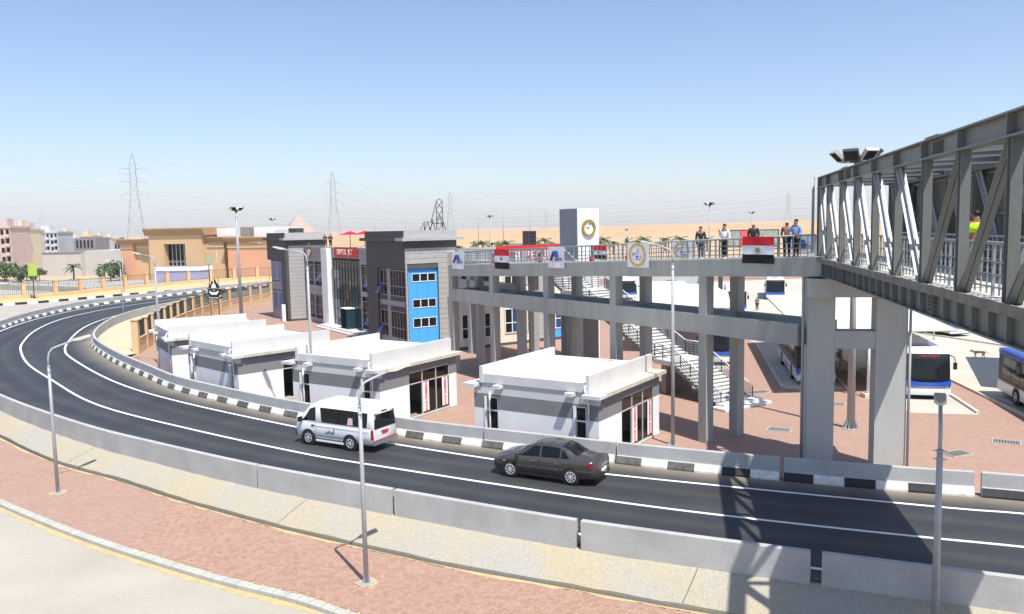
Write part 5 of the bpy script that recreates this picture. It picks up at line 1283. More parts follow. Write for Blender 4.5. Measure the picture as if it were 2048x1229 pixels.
inst('side_lettering', text_mesh('\uFEBE\uFEF4\uFE91\uFE83', .26, M_INK, .002, .004), van, (.1, .952, .78), rot=(math.pi / 2, 0, math.pi))
side_patch(VT, lambda t: -1.3 + .1 * t, lambda t: -.95 - .12 * t, .06, .42, 1, cloth0, van, 'window_curtain', .013, 4)

# ------------------------------------------------------------------ people
SKIN = mat('skin', s2l((160, 112, 86)), .6, var=.05); HAIR = mat('dark_hair', (.012, .01, .009), .6, var=.1)
def cloth(nm, c): return mat(nm, s2l(c), .85, var=.06, scale=6, fine=.04)
def person(label, loc, az, H=1.74, top=None, bottom=None, shoes=None, arm=(0, 0), stride=.0, turn=0, bald=False, jacket=None, vest=None, name='person', cat='person', sleeves=True, par_group=None):
    """one skinned body; clothes and hair are children. faces local -y; arm=(left,right) bend 0 hanging .. 1 hands in front"""
    t = thing(name, label, cat, loc, R(180 - az), par_group)
    def J(x, y, z): return (x * H, y * H, z * H)
    V = []; E_ = []; Rr = []; idx = {}
    def add(k, p, r, c=None):
        idx[k] = len(V); V.append(J(*p)); Rr.append(r * H)
        if c is not None: E_.append((idx[c], idx[k]))
    hx, hy = math.sin(R(turn)) * .02, -math.cos(R(turn)) * .02
    add('pel', (0, 0, .53), .07); add('spi', (0, .005, .63), .066, 'pel'); add('che', (0, .005, .735), .076, 'spi'); add('nec', (0, 0, .83), .033, 'che'); add('hea', (hx * .5, hy * .6, .885), .05, 'nec'); add('crn', (hx * .5, hy * .5, .94), .046, 'hea'); add('nos', (hx * 3.2, hy * 3.2, .893), .012, 'hea')
    for s_, k in ((-1, 'l'), (1, 'r')):
        a = arm[0 if s_ < 0 else 1]; st_ = stride * s_
        add('sh' + k, (s_ * .105, .0, .795), .042, 'che'); add('el' + k, (s_ * (.135 + .01 * a), .015 - .03 * a, .635), .031, 'sh' + k)
        add('wr' + k, (s_ * (.13 - .07 * a), -.02 - .13 * a, .49 + .12 * a), .021, 'el' + k); add('ha' + k, (s_ * (.128 - .09 * a), -.03 - .16 * a, .445 + .16 * a), .022, 'wr' + k); add('fi' + k, (s_ * (.125 - .1 * a), -.035 - .17 * a, .415 + .185 * a), .013, 'ha' + k); add('th' + k, (s_ * (.105 - .09 * a), -.055 - .165 * a, .447 + .15 * a), .009, 'ha' + k)
        add('hp' + k, (s_ * .05, 0, .5), .056, 'pel'); add('kn' + k, (s_ * .055, -.012 - .09 * st_, .285), .04, 'hp' + k); add('an' + k, (s_ * .055, .012 - .15 * st_, .05), .027, 'kn' + k); add('to' + k, (s_ * .062, -.075 - .15 * st_, .02), .02, 'an' + k)
    inst('body', skin(V, E_, Rr, SKIN, 'body', 2), t)
    def sub(keys, m, f, nm, ext=None):
        mp = {idx[k]: i for i, k in enumerate(keys)}; vs = [V[idx[k]] for k in keys]; es = [(mp[a], mp[b]) for a, b in E_ if a in mp and b in mp]; rr = [Rr[idx[k]] * f for k in keys]
        return inst(nm, skin(vs, es, rr, m, nm, 1), t)
    sub(['pel', 'spi', 'che', 'shl', 'ell', 'wrl', 'shr', 'elr', 'wrr'] if sleeves else ['pel', 'spi', 'che', 'shl', 'shr'], top, 1.08, 'shirt')
    sub(['pel', 'hpl', 'knl', 'anl', 'hpr', 'knr', 'anr'], bottom, 1.2, 'trousers')
    for k in 'lr': sub(['an' + k, 'to' + k], shoes or M_BLKP, 1.35, 'shoe')
    if jacket: sub(['pel', 'spi', 'che', 'shl', 'ell', 'wrl', 'shr', 'elr', 'wrr'], jacket, 1.18, 'jacket')
    if vest: sub(['spi', 'che', 'shl', 'shr'], vest, 1.5, 'vest')
    g = MB(); c = J(hx * .5 - hx * .3, hy * .5 - hy * .6, .937 if not bald else .905)
    if not bald: g.sphere(c, .054 * H, 12, 7, (.95, 1.05, .82)).obj('hair', HAIR, t)
    else: g.sphere(J(hx * .5 - hx * .6, hy * .5 - hy * 1.2, .9), .049 * H, 12, 7, (1.0, .95, .6)).obj('hair', HAIR, t)
    return t
NAVY, DENIM, BLK, GRY, OLV = cloth('navy_cloth', (38, 42, 60)), cloth('denim', (62, 74, 96)), cloth('black_cloth', (24, 24, 26)), cloth('grey_cloth', (112, 112, 108)), cloth('olive_suit', (84, 86, 78))
WHS, BLS, DSU, HIV, ORG, PNK = cloth('white_shirt', (226, 228, 232)), cloth('pale_blue_shirt', (140, 172, 226)), cloth('dark_suit', (36, 40, 38)), cloth('hi_vis_yellow', (186, 232, 40)), cloth('orange_sleeves', (176, 96, 40)), cloth('pale_shirt', (206, 200, 208))
def on_ramp(u, v): p = uvw(u, v); return (p[0], p[1], G0 + deck_h(u) - .03)
person('man in a grey jacket and jeans with sunglasses on the ramp, leftmost of the group', on_ramp(68.6, -.3), 205, 1.76, NAVY, DENIM, cloth('pale_shoes', (200, 196, 186)), (.1, .2), .35, -15, jacket=None, par_group=None).children
t = person('man in a white shirt and black trousers walking on the ramp', on_ramp(70.45, -.55), 215, 1.8, WHS, BLK, cloth('white_shoes', (226, 224, 220)), (.25, .1), .5, -20)
t = person('bald man in a dark suit and white shirt standing on the ramp', on_ramp(72.05, -.3), 200, 1.76, WHS, NAVY, None, (.85, .8), .1, 10, True, jacket=DSU)
t = person('man in an olive suit seen from behind on the ramp', on_ramp(74.0, -.3), 20, 1.74, OLV, BLK, None, (.3, .3), 0, 5, True)
t = person('man in a pale blue shirt, rightmost on the ramp by the big flag', on_ramp(74.55, -.35), 230, 1.8, BLS, BLK, None, (.8, .3), .1, -20)
p = tw(1.28, -15.2, 8.66); person('worker in a yellow vest with orange sleeves inside the truss footbridge', (p.x, p.y, 8.66), 20, 1.78, ORG, GRY, None, (.3, .6), .25, 40, vest=HIV)
person('person in dark clothes standing by the far buses', (30.6, 102.5, G0 + .01), 190, 1.72, GRY, BLK, None, (.1, .1), .2)
for k, (x, y, lb, az) in enumerate(((-21.8, 100.2, 'person in black, right of the two on the station roof', 180), (-22.6, 100.9, 'person in dark red, left of the two on the station roof', 160))):
    person(lb, (x, y, G0 + 8.93), az, 1.7, BLK if k == 0 else cloth('maroon_top', (92, 40, 44)), BLK, None, (.2, .2))

# dog ------------------------------------------------------------------------------------------
dg = thing('dog', 'stray tan dog trotting left across the pale bus yard', 'dog', (36.4, 63.7, G0 + .008), R(175))
DV = [(-.35, 0, .5), (-.1, 0, .5), (.15, 0, .51), (.32, 0, .5), (.46, 0, .56), (.58, 0, .62), (.74, 0, .57)]
DE = [(0, 1), (1, 2), (2, 3), (3, 4), (4, 5), (5, 6)]; DR = [.085, .095, .115, .1, .065, .065, .03]
def leg(root, pts, rr):
    k = root
    for p, r in zip(pts, rr): DV.append(p); DR.append(r); DE.append((k, len(DV) - 1)); k = len(DV) - 1
leg(0, [(-.36, .07, .36), (-.28, .07, .26), (-.42, .07, .14), (-.40, .07, .02)], [.055, .04, .024, .024]); leg(0, [(-.34, -.07, .36), (-.22, -.07, .26), (-.3, -.07, .13), (-.22, -.07, .02)], [.055, .04, .024, .024])
leg(3, [(.3, .07, .34), (.36, .07, .2), (.44, .07, .02)], [.045, .03, .024]); leg(3, [(.28, -.07, .34), (.22, -.07, .18), (.14, -.07, .03)], [.045, .03, .024])
leg(0, [(-.5, 0, .5), (-.66, 0, .42)], [.025, .014]); leg(5, [(.54, .05, .71)], [.02]); leg(5, [(.54, -.05, .71)], [.02])
inst('body', skin(DV, DE, DR, mat('tan_fur', s2l((196, 160, 118)), .9, var=.15, scale=5), 'body', 2), dg)

# ------------------------------------------------------------------ flags and banners on the ramp railing
M_FR, M_FW, M_FB = cloth('flag_red', (206, 36, 48)), cloth('flag_white', (232, 234, 242)), cloth('flag_black', (20, 20, 24))
M_LB, M_LR, M_LN, M_LG, M_LY = cloth('logo_blue', (44, 104, 190)), cloth('logo_maroon', (104, 24, 44)), cloth('logo_navy', (24, 28, 70)), cloth('eagle_gold', (176, 150, 90)), cloth('ring_gold', (222, 176, 60))
def cloth_sheet(u0, u1, h0, h1, v, m, par, nm, amp=.012, sag=0, seed=0):
    g = MB(); n, k = 14, 8; vs = []
    for j in range(k + 1):
        for i in range(n + 1):
            s_, t_ = i / n, j / k; vs.append((u0 + (u1 - u0) * s_, v + amp * math.sin(s_ * 9 + seed + t_ * 2.2) * (1.2 - t_), h0 + (h1 - h0) * t_ - sag * (1 - t_) * math.sin(s_ * 3.1)))
    g.add(vs, [(j * (n + 1) + i, j * (n + 1) + i + 1, (j + 1) * (n + 1) + i + 1, (j + 1) * (n + 1) + i) for j in range(k) for i in range(n)], True)
    g.add([(a, b + .006, c) for a, b, c in vs], [(j * (n + 1) + i + 1, j * (n + 1) + i, (j + 1) * (n + 1) + i, (j + 1) * (n + 1) + i + 1) for j in range(k) for i in range(n)], True)
    return g.obj(nm, m, par)
def flat(par, nm, m, pts, v):
    return MB().prism_y(pts, v - .004, v).obj(nm, m, par)
def egypt(label, u0, u1, top, H, v, tilt=0):
    t = thing('flag', label, 'flag', BO, BRZ, 'flags hung on the ramp railing')
    for i, (m, nm) in enumerate(((M_FB, 'black_band'), (M_FW, 'white_band'), (M_FR, 'red_band'))): cloth_sheet(u0, u1, top - H + H * i / 3, top - H + H * (i + 1) / 3, v, m, t, nm, .012 if i else .02, seed=u0)
    c, z, q = (u0 + u1) / 2, top - H / 2, H / 3 * .36
    flat(t, 'eagle', M_LG, [(c - q * .9, z + q), (c - q * .45, z + q * .5), (c - q * .2, z + q * .6), (c, z + q * .95), (c + q * .2, z + q * .6), (c + q * .45, z + q * .5), (c + q * .9, z + q), (c + q * .85, z - q * .7), (c + q * .4, z - q * .5), (c + q * .3, z - q), (c - q * .3, z - q), (c - q * .4, z - q * .5), (c - q * .85, z - q * .7)], v - .03)
    flat(t, 'eagle_shield', M_FR, [(c - q * .18, z + q * .35), (c + q * .18, z + q * .35), (c + q * .15, z - q * .4), (c, z - q * .55), (c - q * .15, z - q * .4)], v - .036)
def sieco(label, u0, u1, top, H, v):
    t = thing('banner', label, 'banner', BO, BRZ, 'company banners hung on the ramp railing'); cloth_sheet(u0, u1, top - H, top, v, M_FW, t, 'cloth', seed=u0)
    w = u1 - u0; X = lambda a: u0 + w * a; Z = lambda b: top - H * b
    flat(t, 'logo_left', M_LR, [(X(.1), Z(.66)), (X(.27), Z(.66)), (X(.46), Z(.22)), (X(.3), Z(.22))], v - .03); flat(t, 'logo_right', M_LB, [(X(.42), Z(.5)), (X(.66), Z(.5)), (X(.58), Z(.2)), (X(.32), Z(.2))], v - .034)
    inst('lettering', text_mesh('SIECO', .26 * w / 1.85, M_LN, .002, .008, shear=.2, sx=1.1), t, (X(.63), v - .034, Z(.6)), rot=(math.pi / 2, 0, 0))
    flat(t, 'small_print', M_LR, [(X(.28), Z(.72)), (X(.66), Z(.72)), (X(.66), Z(.705)), (X(.28), Z(.705))], v - .03)
def ringflag(label, u0, u1, top, H, v):
    t = thing('banner', label, 'banner', BO, BRZ, 'company banners hung on the ramp railing'); cloth_sheet(u0, u1, top - H, top, v, M_FW, t, 'cloth', seed=u0)
    c, z = (u0 + u1) / 2 - .04, top - H / 2; g = MB(); n = 28; vs = []
    for r0 in (1., .8):
        for y in (v - .036, v - .03): vs += [(c + .38 * (u1 - u0) * r0 * math.cos(2 * math.pi * k / n), y, z + .47 * H * r0 * math.sin(2 * math.pi * k / n)) for k in range(n)]
    g.add(vs, [(a * n + k, a * n + (k + 1) % n, b * n + (k + 1) % n, b * n + k) for a, b in ((0, 2), (2, 3), (3, 1), (1, 0)) for k in range(n)]).obj('gold_ring', M_LY, t)
    flat(t, 'obelisk', M_LB, [(c + .02, z + .12), (c + .09, z + .12), (c + .055, z + .42)], v - .03); flat(t, 'emblem_dot', M_LN, [(c - .02 + .07 * math.cos(a * .6), z - .1 + .07 * math.sin(a * .6)) for a in range(10)], v - .03); flat(t, 'emblem_red', M_FR, [(c + .18, z - .12), (c + .3, z - .12), (c + .24, z - .03)], v - .03)
    for k, (a, b) in enumerate(((-.4, .0), (-.4, -.2))): flat(t, 'small_print', M_LN, [(c + a, z + .08 - k * .07), (c + b, z + .08 - k * .07), (c + b, z + .05 - k * .07), (c + a, z + .05 - k * .07)], v - .03)
    flat(t, 'small_print', M_LB, [(c - .12, z - .22), (c + .3, z - .22), (c + .3, z - .26), (c - .12, z - .26)], v - .03)
ft = lambda u: deck_h(u) + 1.0
VF = -1.985
sieco('white company banner at the left end of the ramp railing', 45.05, 46.95, ft(46), 1.3, VF); egypt('red, white and black flag near the left end of the ramp railing', 51.1, 52.9, ft(52), 1.32, VF)
sieco('white company banner on the railing left of the clock tower', 57.4, 59.1, ft(58), 1.3, VF); ringflag('white banner with a golden ring on the ramp railing', 64.8, 66.55, ft(65.5), 1.33, VF)
egypt('largest red, white and black flag, on the railing beside the men', 72.85, 74.65, ft(73.7), 1.22, VF)
egypt('red, white and black flag on the far railing below the clock tower', 58.4, 60.0, deck_h(59) + .95, .85, .58); ringflag('golden ring banner on the far railing behind the man in jeans', 65.6, 67.2, deck_h(66) + .95, .9, .58); sieco('company banner on the far railing at the right end of the ramp', 73.4, 75.0, deck_h(74) + .95, .85, .58)

# potted plants along the deck
M_POT = cloth('red_pot', (150, 52, 48)); M_LEAF = mat('plant_leaf', s2l((62, 104, 52)), .6, var=.3, scale=8)
def pot_plant(label, u, v, h=.9, seed=0):
    p = uvw(u, v); t = thing('potted_plant', label, 'plant', (p[0], p[1], G0 + deck_h(u) - .03), 0, 'potted plants on the ramp'); rr = random.Random(seed)
    MB().tube([(0, 0, 0), (0, 0, .34)], .13, 10, .19).obj('pot', M_POT, t); g = MB()
    for k in range(26):
        a = rr.uniform(0, 6.28); s_ = rr.uniform(.15, .4) * h; z = .34 + rr.uniform(.1, 1) * h; d = Vector((math.cos(a), math.sin(a), 0)); w = Vector((-d.y, d.x, 0)) * .06
        b = Vector((0, 0, z * .75)); m_ = b + d * s_ * .6 + Vector((0, 0, .18 * h)); e = b + d * s_ + Vector((0, 0, rr.uniform(-.05, .2)))
        g.add([b, m_ - w, e, m_ + w], [(0, 1, 2, 3), (3, 2, 1, 0)])
    g.obj('foliage', M_LEAF, t); MB().tube([(0, 0, .3), (0, 0, .34 + h * .7)], .02, 6).obj('stem', M_LEAF, t)
for i, (u, h, lb) in enumerate(((44.75, .5, 'small potted plant at the left end of the ramp'), (49.9, .6, 'potted plant left of the first flag on the ramp'), (55.5, .55, 'potted plant in the middle of the left ramp railing'), (64.1, 1.25, 'tall green potted plant left of the golden ring banner'), (72.55, .6, 'potted plant beside the largest flag'), (60.9, .5, 'small red potted plant right of the clock tower'))): pot_plant(lb, u, -1.3, h, i)

# ------------------------------------------------------------------ fences
M_BEI = mat('beige_wall', PH((244, 208, 156), 1.45), .9, var=.08, scale=.8, fine=.04); M_BEI2 = mat('beige_panel_recess', PH((214, 168, 134), 1.3), .9, var=.1, scale=1); M_IRON = mat('dark_railing', s2l((58, 62, 58)), .6, .2, var=.15)
def fence(path, name, label, z0, plinth, H, bay, pw=.45, recess=True, barsep=.16):
    t = thing(name, label, 'fence', (0, 0, 0)); n = int(path.len / bay)
    def obl(nm, m, p, q, w, za, zb, par=None): return MB().bar((p.x, p.y, (za + zb) / 2), (q.x, q.y, (za + zb) / 2), w, zb - za).obj(nm, m, par or t)
    for i in range(n + 1):
        p, g_ = path.at(i * bay); big = (i == 0 and recess)
        w = pw * (1.3 if big else 1); a, b = p - g_ * w / 2, p + g_ * w / 2
        po = obl('post', M_BEI, a, b, w, z0, z0 + H + (.1 if big else 0)); obl('post_cap', M_BEI, a - g_ * .06, b + g_ * .06, w + .12, z0 + H + (.1 if big else 0), z0 + H + .1 + (.1 if big else 0), po)
        if i < n:
            q, _ = path.at((i + 1) * bay); a, b = p + (q - p).normalized() * pw / 2, q - (q - p).normalized() * pw / 2
            wl = obl('plinth_wall', M_BEI, a, b, .3, z0 - .2, z0 + plinth)
            if recess:
                d = (b - a).normalized(); nr = Vector((-d.y, d.x)); k = .35
                for sgn in (1, -1):
                    o = nr * sgn * .155; obl('recess_panel', M_BEI2, a + d * k + o, b - d * k + o, .012, z0 + plinth * .55, z0 + plinth * .82, wl)
                obl('plinth_cap', M_BEI, a, b, .4, z0 + plinth, z0 + plinth + .1, wl)
            g = MB(); L = (b - a).length
            for zz in (z0 + plinth + .2, z0 + H - .12): g.bar((a.x, a.y, zz), (b.x, b.y, zz), .05, .05)
            m = max(2, int(L / barsep))
            for k in range(m): c = a.lerp(b, (k + .5) / m); g.bar((c.x, c.y, z0 + plinth + .1), (c.x, c.y, z0 + H), .03, .03)
            g.obj('railing_panel', M_IRON, t)
fence(PF, 'station_fence', 'beige fence with dark railings curving behind the kiosks', G0, 1.35, 3.0, 3.55)
FF = Path(smooth2(cr([(-112, 118), (-98, 128), (-86, 136), (-79.5, 143), (-74.5, 157), (-67, 173), (-55, 184), (-40, 193)], 8), 3))
fence(FF, 'street_fence', 'long beige street fence with dark railings in front of the brown building', -.8, 1.3, 3.3, 5.2, .6, False, .3)
# second road behind the bend
g = MB(); A = PO.line(.5, 2, nearest(PO, (-50, 73))); B = [FF.at(FF.len * i / (len(A) - 1))[0] for i in range(len(A))]
K = Path(smooth2(cr([(-105, 112), (-92, 120), (-77.8, 127.5), (-73, 133), (-66.7, 144), (-57.8, 155), (-50, 163), (-38, 174)], 8), 3))
Kl = [K.at(K.len * i / (len(A) - 1))[0] for i in range(len(A))]
M_ROAD2 = mat('dusty_service_road', s2l((176, 170, 158)), .9, var=.12, scale=.4, fine=.05, col2=s2l((160, 152, 140)))
g.strip([(p.x, p.y, -.25) for p in A], z3(Kl, -.25)); struct('service_road', g, M_ROAD2)
g = MB(); g.strip(z3(Kl, -.1), z3(B, -.1)); g.strip(z3(Kl, -.25), z3(Kl, -.1)); struct('service_pavement', g, mat('dusty_pavement', s2l((214, 178, 132)), .9, var=.1))
kb = tag(bpy.data.objects.new('striped_kerb', None), kind='structure'); C.objects.link(kb)
d = 0; i = 0
while d < K.len - 1.6:
    p, _ = K.at(d + .02); q, _ = K.at(d + 1.58); MB().bar((p.x, p.y, -.1), (q.x, q.y, -.1), .3, .42).obj('kerb_stone', M_WHITEP if i % 2 else M_BLACKN, kb); d += 1.6; i += 1
g = MB(); g.strip(z3(PO.line(.14, 2, nearest(PO, (-50, 73))), -.05), z3(PO.line(.14, 2, nearest(PO, (-50, 73))), -.95)); struct('road_outer_edge', g, M_BARR)
lamp_post('far street lamp standing in front of the brown building, left', (-71.5, 152, -.3), 7.5, -80, 1.6, .09, group='far street lamps', sandy=False)
lamp_post('far street lamp standing in front of the brown building, middle', (-58, 163, -.3), 8.0, -80, 1.6, .09, group='far street lamps', sandy=False)
lamp_post('far street lamp beside the left grey tower', (-50.5, 172, -.3), 8.0, -80, 1.6, .09, group='far street lamps', sandy=False)
M_LIME = mat('lime_advert', s2l((158, 182, 84)), .5, var=.05)
for i, (x, y, lb, h) in enumerate(((-79.8, 137.6, 'lime green advert panel on a post at the left', 5.2), (-61.5, 168, 'small green advert panel on a post before the brown building', 5.4), (-47, 180, 'green advert panel on a post next to the left grey tower', 5.4))):
    t = thing('advert_post', lb, 'advert', (x, y, -.2), R(30), 'advert panels on posts'); MB().tube([(0, 0, 0), (0, 0, h)], .09, 8).obj('post', M_DKST, t); MB().cbox((0, 0, h - .2), (1.3, .16, 2.2)).obj('panel', M_LIME if i == 0 else M_GRATE, t); MB().cbox((0, -.09, h - .2), (1.1, .02, 1.9)).obj('poster', M_LIME if i == 0 else mat('faded_poster', s2l((150, 164, 140)), .6), t)

# ------------------------------------------------------------------ brown building behind the street
M_BR = mat('tan_render', PH((216, 178, 134), 1.1), .9, var=.06, scale=.3, fine=.03); M_OR = mat('orange_render', PH((230, 170, 132), 1.12), .9, var=.05, scale=.3, fine=.03); M_TRIM = mat('sand_trim', PH((240, 208, 158), 1.3), .9, var=.05); M_CORN2 = mat('brown_cornice', PH((172, 138, 100), 1.0), .9, var=.05)
bb = thing('brown_building', 'large tan and orange windowless building with stepped cornices and tall glass entrance', 'building', (-97.2, 206, -1), R(-16)); bb.scale = (.94, .94, .94)
def bbx(nm, m, a, b): return MB().box(a, b).obj(nm, m, bb)
bbx('wall', M_OR, (0, 0, 0), (4, 14, 9.6)); bbx('wall', M_BR, (4, 1.0, 0), (10, 14, 9.6)); bbx('wall', M_BR, (26, 1.0, 0), (31, 14, 9.8)); bbx('wall', M_OR, (33, -.4, 0), (48, 14, 9.4)); bbx('wall', M_OR, (48, 1.6, 0), (51, 14, 9.3)); bbx('wall', M_BR, (31, 2.4, 0), (33, 14, 9.8))
for a, b in (((10, -1.2, 0), (14.6, 8, 11.6)), ((21, -1.2, 0), (26, 8, 11.6)), ((14.6, -1.2, 9.4), (21, 8, 11.6))): bbx('porch', M_BR, a, b)
def corn(u0, u1, v, z, m1=None, d=.9): MB().prism_x([(v, z), (v - d, z + 1.0), (v - d, z + 1.25), (v + 2, z + 1.25), (v + 2, z)], u0, u1).obj('cornice', m1 or M_CORN2, bb)
corn(-.6, 10, -.1, 9.6); corn(26, 33.4, .9, 9.8); corn(32.4, 51.5, -.5, 9.6); MB().prism_x([(-1.3, 11.6), (-2.2, 13.2), (-2.2, 13.5), (8, 13.5), (8, 11.6)], 9, 27).obj('cornice', M_CORN2, bb)
for a, b, v, z in ((0, 4, -.06, 8.3), (4.2, 10, .9, 8.3), (26, 31, .9, 8.4), (33, 48.05, -.5, 8.2), (48.05, 51, 1.5, 8.2)): bbx('band', M_TRIM, (a - .02, v - .12, z), (b + .02, v + .1, z + .8))
en = bbx('entrance', M_GLD, (14.6, .6, 0), (21, .7, 9.4))
for u in (15.8, 17, 18.2, 19.4): MB().box((u - .08, .45, 0), (u + .08, .58, 9.4)).obj('mullion', M_ALU, en)
for z in (2.6, 4.6, 5.0): MB().box((14.6, .46, z), (21, .57, z + .2)).obj('transom', M_GRATE, en)
for k, (u, w, h, m) in enumerate(((27, 6, 1.4, M_WHITE), (34, 2.6, 1.6, M_GRATE), (38, 10, 1.5, M_WHITE), (44, 6, .9, M_DKST))): bbx('roof_unit', m, (u, 4, 10.9), (u + w, 8, 12.1 + h * .8))
struct('car_park', MB().poly([(-150, 150), (-92, 140), (-74, 172), (-50, 192), (-60, 212), (-150, 216)], -.985), mat('pale_car_park', PH((214, 208, 196)), .9, var=.1, scale=.2))
t = thing('white_shed', 'low white and lilac site shed behind the street fence', 'shed', (-80.5, 187, -1), R(-14)); MB().box((0, 0, 0), (11, 5, 3.0)).obj('wall', mat('lilac_sheet', s2l((176, 170, 196)), .7, var=.05), t); MB().box((-.15, -.15, 3.0), (11.15, 5.1, 3.9)).obj('fascia', M_WHITE, t); MB().box((.2, .2, 3.9), (10.8, 4.8, 3.95)).obj('roof', M_GREYW, t)

# ------------------------------------------------------------------ city blocks at the left
random.seed(21)
def block(label, x, y, w, d, h, col, rz, floors, bays, balc=True, name='apartment_block'):
    t = thing(name, label, 'building', (x, y, -1), rz, 'apartment blocks on the left horizon'); m = mat('render_' + str(int(x)), PH(tuple(v * .8 + 50 for v in col), 1.3), .9, var=.06, scale=.2, fine=.03)  # wall colours lifted towards white, distance haze mixed into them
    MB().box((0, 0, 0), (w, d, h)).obj('wall', m, t); MB().box((-.3, -.3, h), (w + .3, d + .3, h + .6)).obj('roof_slab', m, t); MB().box((w * .3, d * .3, h + .6), (w * .6, d * .6, h + 3)).obj('stair_head', m, t)
    fh, bw_ = h / floors, w / bays; wm = MB().box((-bw_ * .27, -.12, -fh * .26), (bw_ * .27, .1, fh * .26)).mesh('window', M_GLD); bm = MB().box((-bw_ * .42, -1.1, -.5), (bw_ * .42, .05, .5)).mesh('balcony', m)
    for f in range(floors):
        for b in range(bays):
            inst('window', wm, t, (bw_ * (b + .5), 0, fh * (f + .55)))
            if balc and f and (b % 2 == (1 if bays > 2 else 0)): inst('balcony', bm, t, (bw_ * (b + .5), 0, fh * f + .35))
    return t
CB = []
for lb, p0, p1, D, ty, col, rz, fl, by in (('pink apartment block at the left edge', -15, 26, 260, 457, (214, 184, 168), .12, 5, 4), ('cream apartment block second from the left edge', 27, 47, 270, 460, (232, 212, 174), .1, 5, 3), ('narrow grey green block beside the cream one', 48, 58, 282, 463, (206, 206, 194), .1, 5, 2),
      ('wide white grey block with long balcony rows', 59, 120, 330, 467, (206, 208, 208), .08, 5, 8), ('yellow apartment block right of the wide white one', 121, 139, 400, 470, (236, 212, 164), .05, 5, 3), ('low pale pink block before the yellow ones', 136, 157, 370, 482, (230, 210, 196), .05, 3, 4),
      ('orange apartment block in the middle distance', 157, 188, 430, 474, (234, 202, 156), .05, 4, 6), ('grey cream block right of the orange one', 188, 208, 445, 477, (220, 208, 192), .05, 4, 4), ('beige apartment block left of the brown building', 208, 229, 465, 479, (224, 208, 188), .04, 4, 4), ('small dark glazed block touching the brown building', 234, 246, 420, 487, (120, 132, 146), .04, 2, 2)):
    h = 11.2 + (475.8 - .0197 * p0 - ty) / 1650 * D; CB.append((lb, (p0 - 1024) / 1650 * D, D, (p1 - p0) / 1650 * D, 14, h, col, rz, fl, by))
for c in CB: block(*c)
t = thing('long_low_hall', 'long low beige hall with plain walls in front of the apartment blocks', 'building', (-130.4, 230, -1), R(-2)); MB().box((0, 0, 0), (11, 14, 6.6)).obj('wall', mat('beige_sheet', PH((214, 204, 192), 1.3), .9, var=.05, scale=.3), t); MB().box((11, 2, 0), (23, 16, 7.1)).obj('wall', mat('grey_beige_sheet', PH((208, 202, 194), 1.3), .9, var=.05, scale=.3), t); MB().box((-.2, -.2, 6.6), (10.9, 14.2, 6.8)).obj('roof', M_GREYW, t)
t = thing('columned_hall', 'small grey hall with tall slit windows behind the long low hall', 'building', (-174, 330, -1), R(-3)); MB().box((0, 0, 0), (9, 10, 10.5)).obj('wall', M_GREYW, t)
for k in range(5): MB().box((1 + k * 1.5, -.15, 6.5), (1.7 + k * 1.5, .1, 9.5)).obj('slit_window', M_GLD, t)
t = thing('car_park_wall', 'low pale boundary wall with thin railing in front of the long hall', 'wall', (-108, 176, -1), R(-28)); MB().box((-40, 0, 0), (26, .4, 1.1)).obj('wall', M_PALEC, t)
for k in range(20): MB().bar((-40 + k * 3.4, .2, 1.1), (-40 + k * 3.4, .2, 2.3), .06, .06).obj('rail_post', M_IRON, t)
MB().bar((-40, .2, 2.3), (26, .2, 2.3), .05, .05).bar((-40, .2, 1.7), (26, .2, 1.7), .04, .04).obj('rail', M_IRON, t)

# ------------------------------------------------------------------ trees
M_BARK = mat('bark', s2l((96, 76, 58)), .9, var=.2, scale=3); M_LF1 = mat('hazed_green_leaf', s2l((108, 118, 92)), .8, var=.3, scale=1.2, col2=s2l((76, 90, 66))); M_LF2 = mat('hazed_fresh_leaf', s2l((112, 128, 90)), .8, var=.3, scale=1.2, col2=s2l((82, 100, 66)))  # leaf greens paled, the hazy air is painted into them
def leaf_crown(seed, rad, n, size):
    rr = random.Random(seed); g = MB(); cl = [(Vector((rr.gauss(0, .5), rr.gauss(0, .5), rr.gauss(0, .38))) * rad, rr.uniform(.35, .6) * rad) for _ in range(9)]
    for k in range(n):
        c, r = cl[k % 9]; d = Vector((rr.gauss(0, 1), rr.gauss(0, 1), rr.gauss(0, 1))).normalized() * r * rr.uniform(.5, 1.05); p = c + d
        a = Vector((rr.gauss(0, 1), rr.gauss(0, 1), rr.gauss(0, 1))).normalized(); b = a.cross(Vector((rr.gauss(0, 1), rr.gauss(0, 1), rr.gauss(0, 1)))).normalized(); s_ = size * rr.uniform(.6, 1.3)
        g.add([p - a * s_, p - b * s_ * .6, p + a * s_, p + b * s_ * .6], [(0, 1, 2, 3)])
    return g
CR = [leaf_crown(s_, 2.4, 900, .34).mesh('crown', M_LF1 if s_ % 2 else M_LF2) for s_ in range(4)]
tk = []
for s_ in range(2):
    g = MB(); g.tube([(0, 0, 0), (.1, .05, 1.2), (.05, 0, 2.4)], .16, 8, .1)
    for a in range(4): g.tube([(.06, 0, 1.9), (math.cos(a * 1.6 + s_) * .8, math.sin(a * 1.6 + s_) * .8, 3.2)], .06, 6, .02)
    tk.append(g.mesh('trunk', M_BARK))
def tree(label, x, y, sc, k, grp):
    t = thing('street_tree', label, 'tree', (x, y, -1), k * 1.3, grp); t.scale = (sc, sc, sc); inst('trunk', tk[k % 2], t); inst('crown', CR[k % 4], t, (0, 0, 3.3)); return t
TL = [(-135.5, 218, 1.0), (-131.5, 214, .85), (-128.5, 210, .95), (-124.5, 212, .75), (-122, 205, .8), (-119.6, 209, .65), (-98.6, 203, .95), (-97.2, 206, .8)]
for i, (x, y, s_) in enumerate(TL): tree('hazy green tree, %s from the left in front of the pale hall' % nth(i), x, y, s_, i, 'trees by the pale hall')
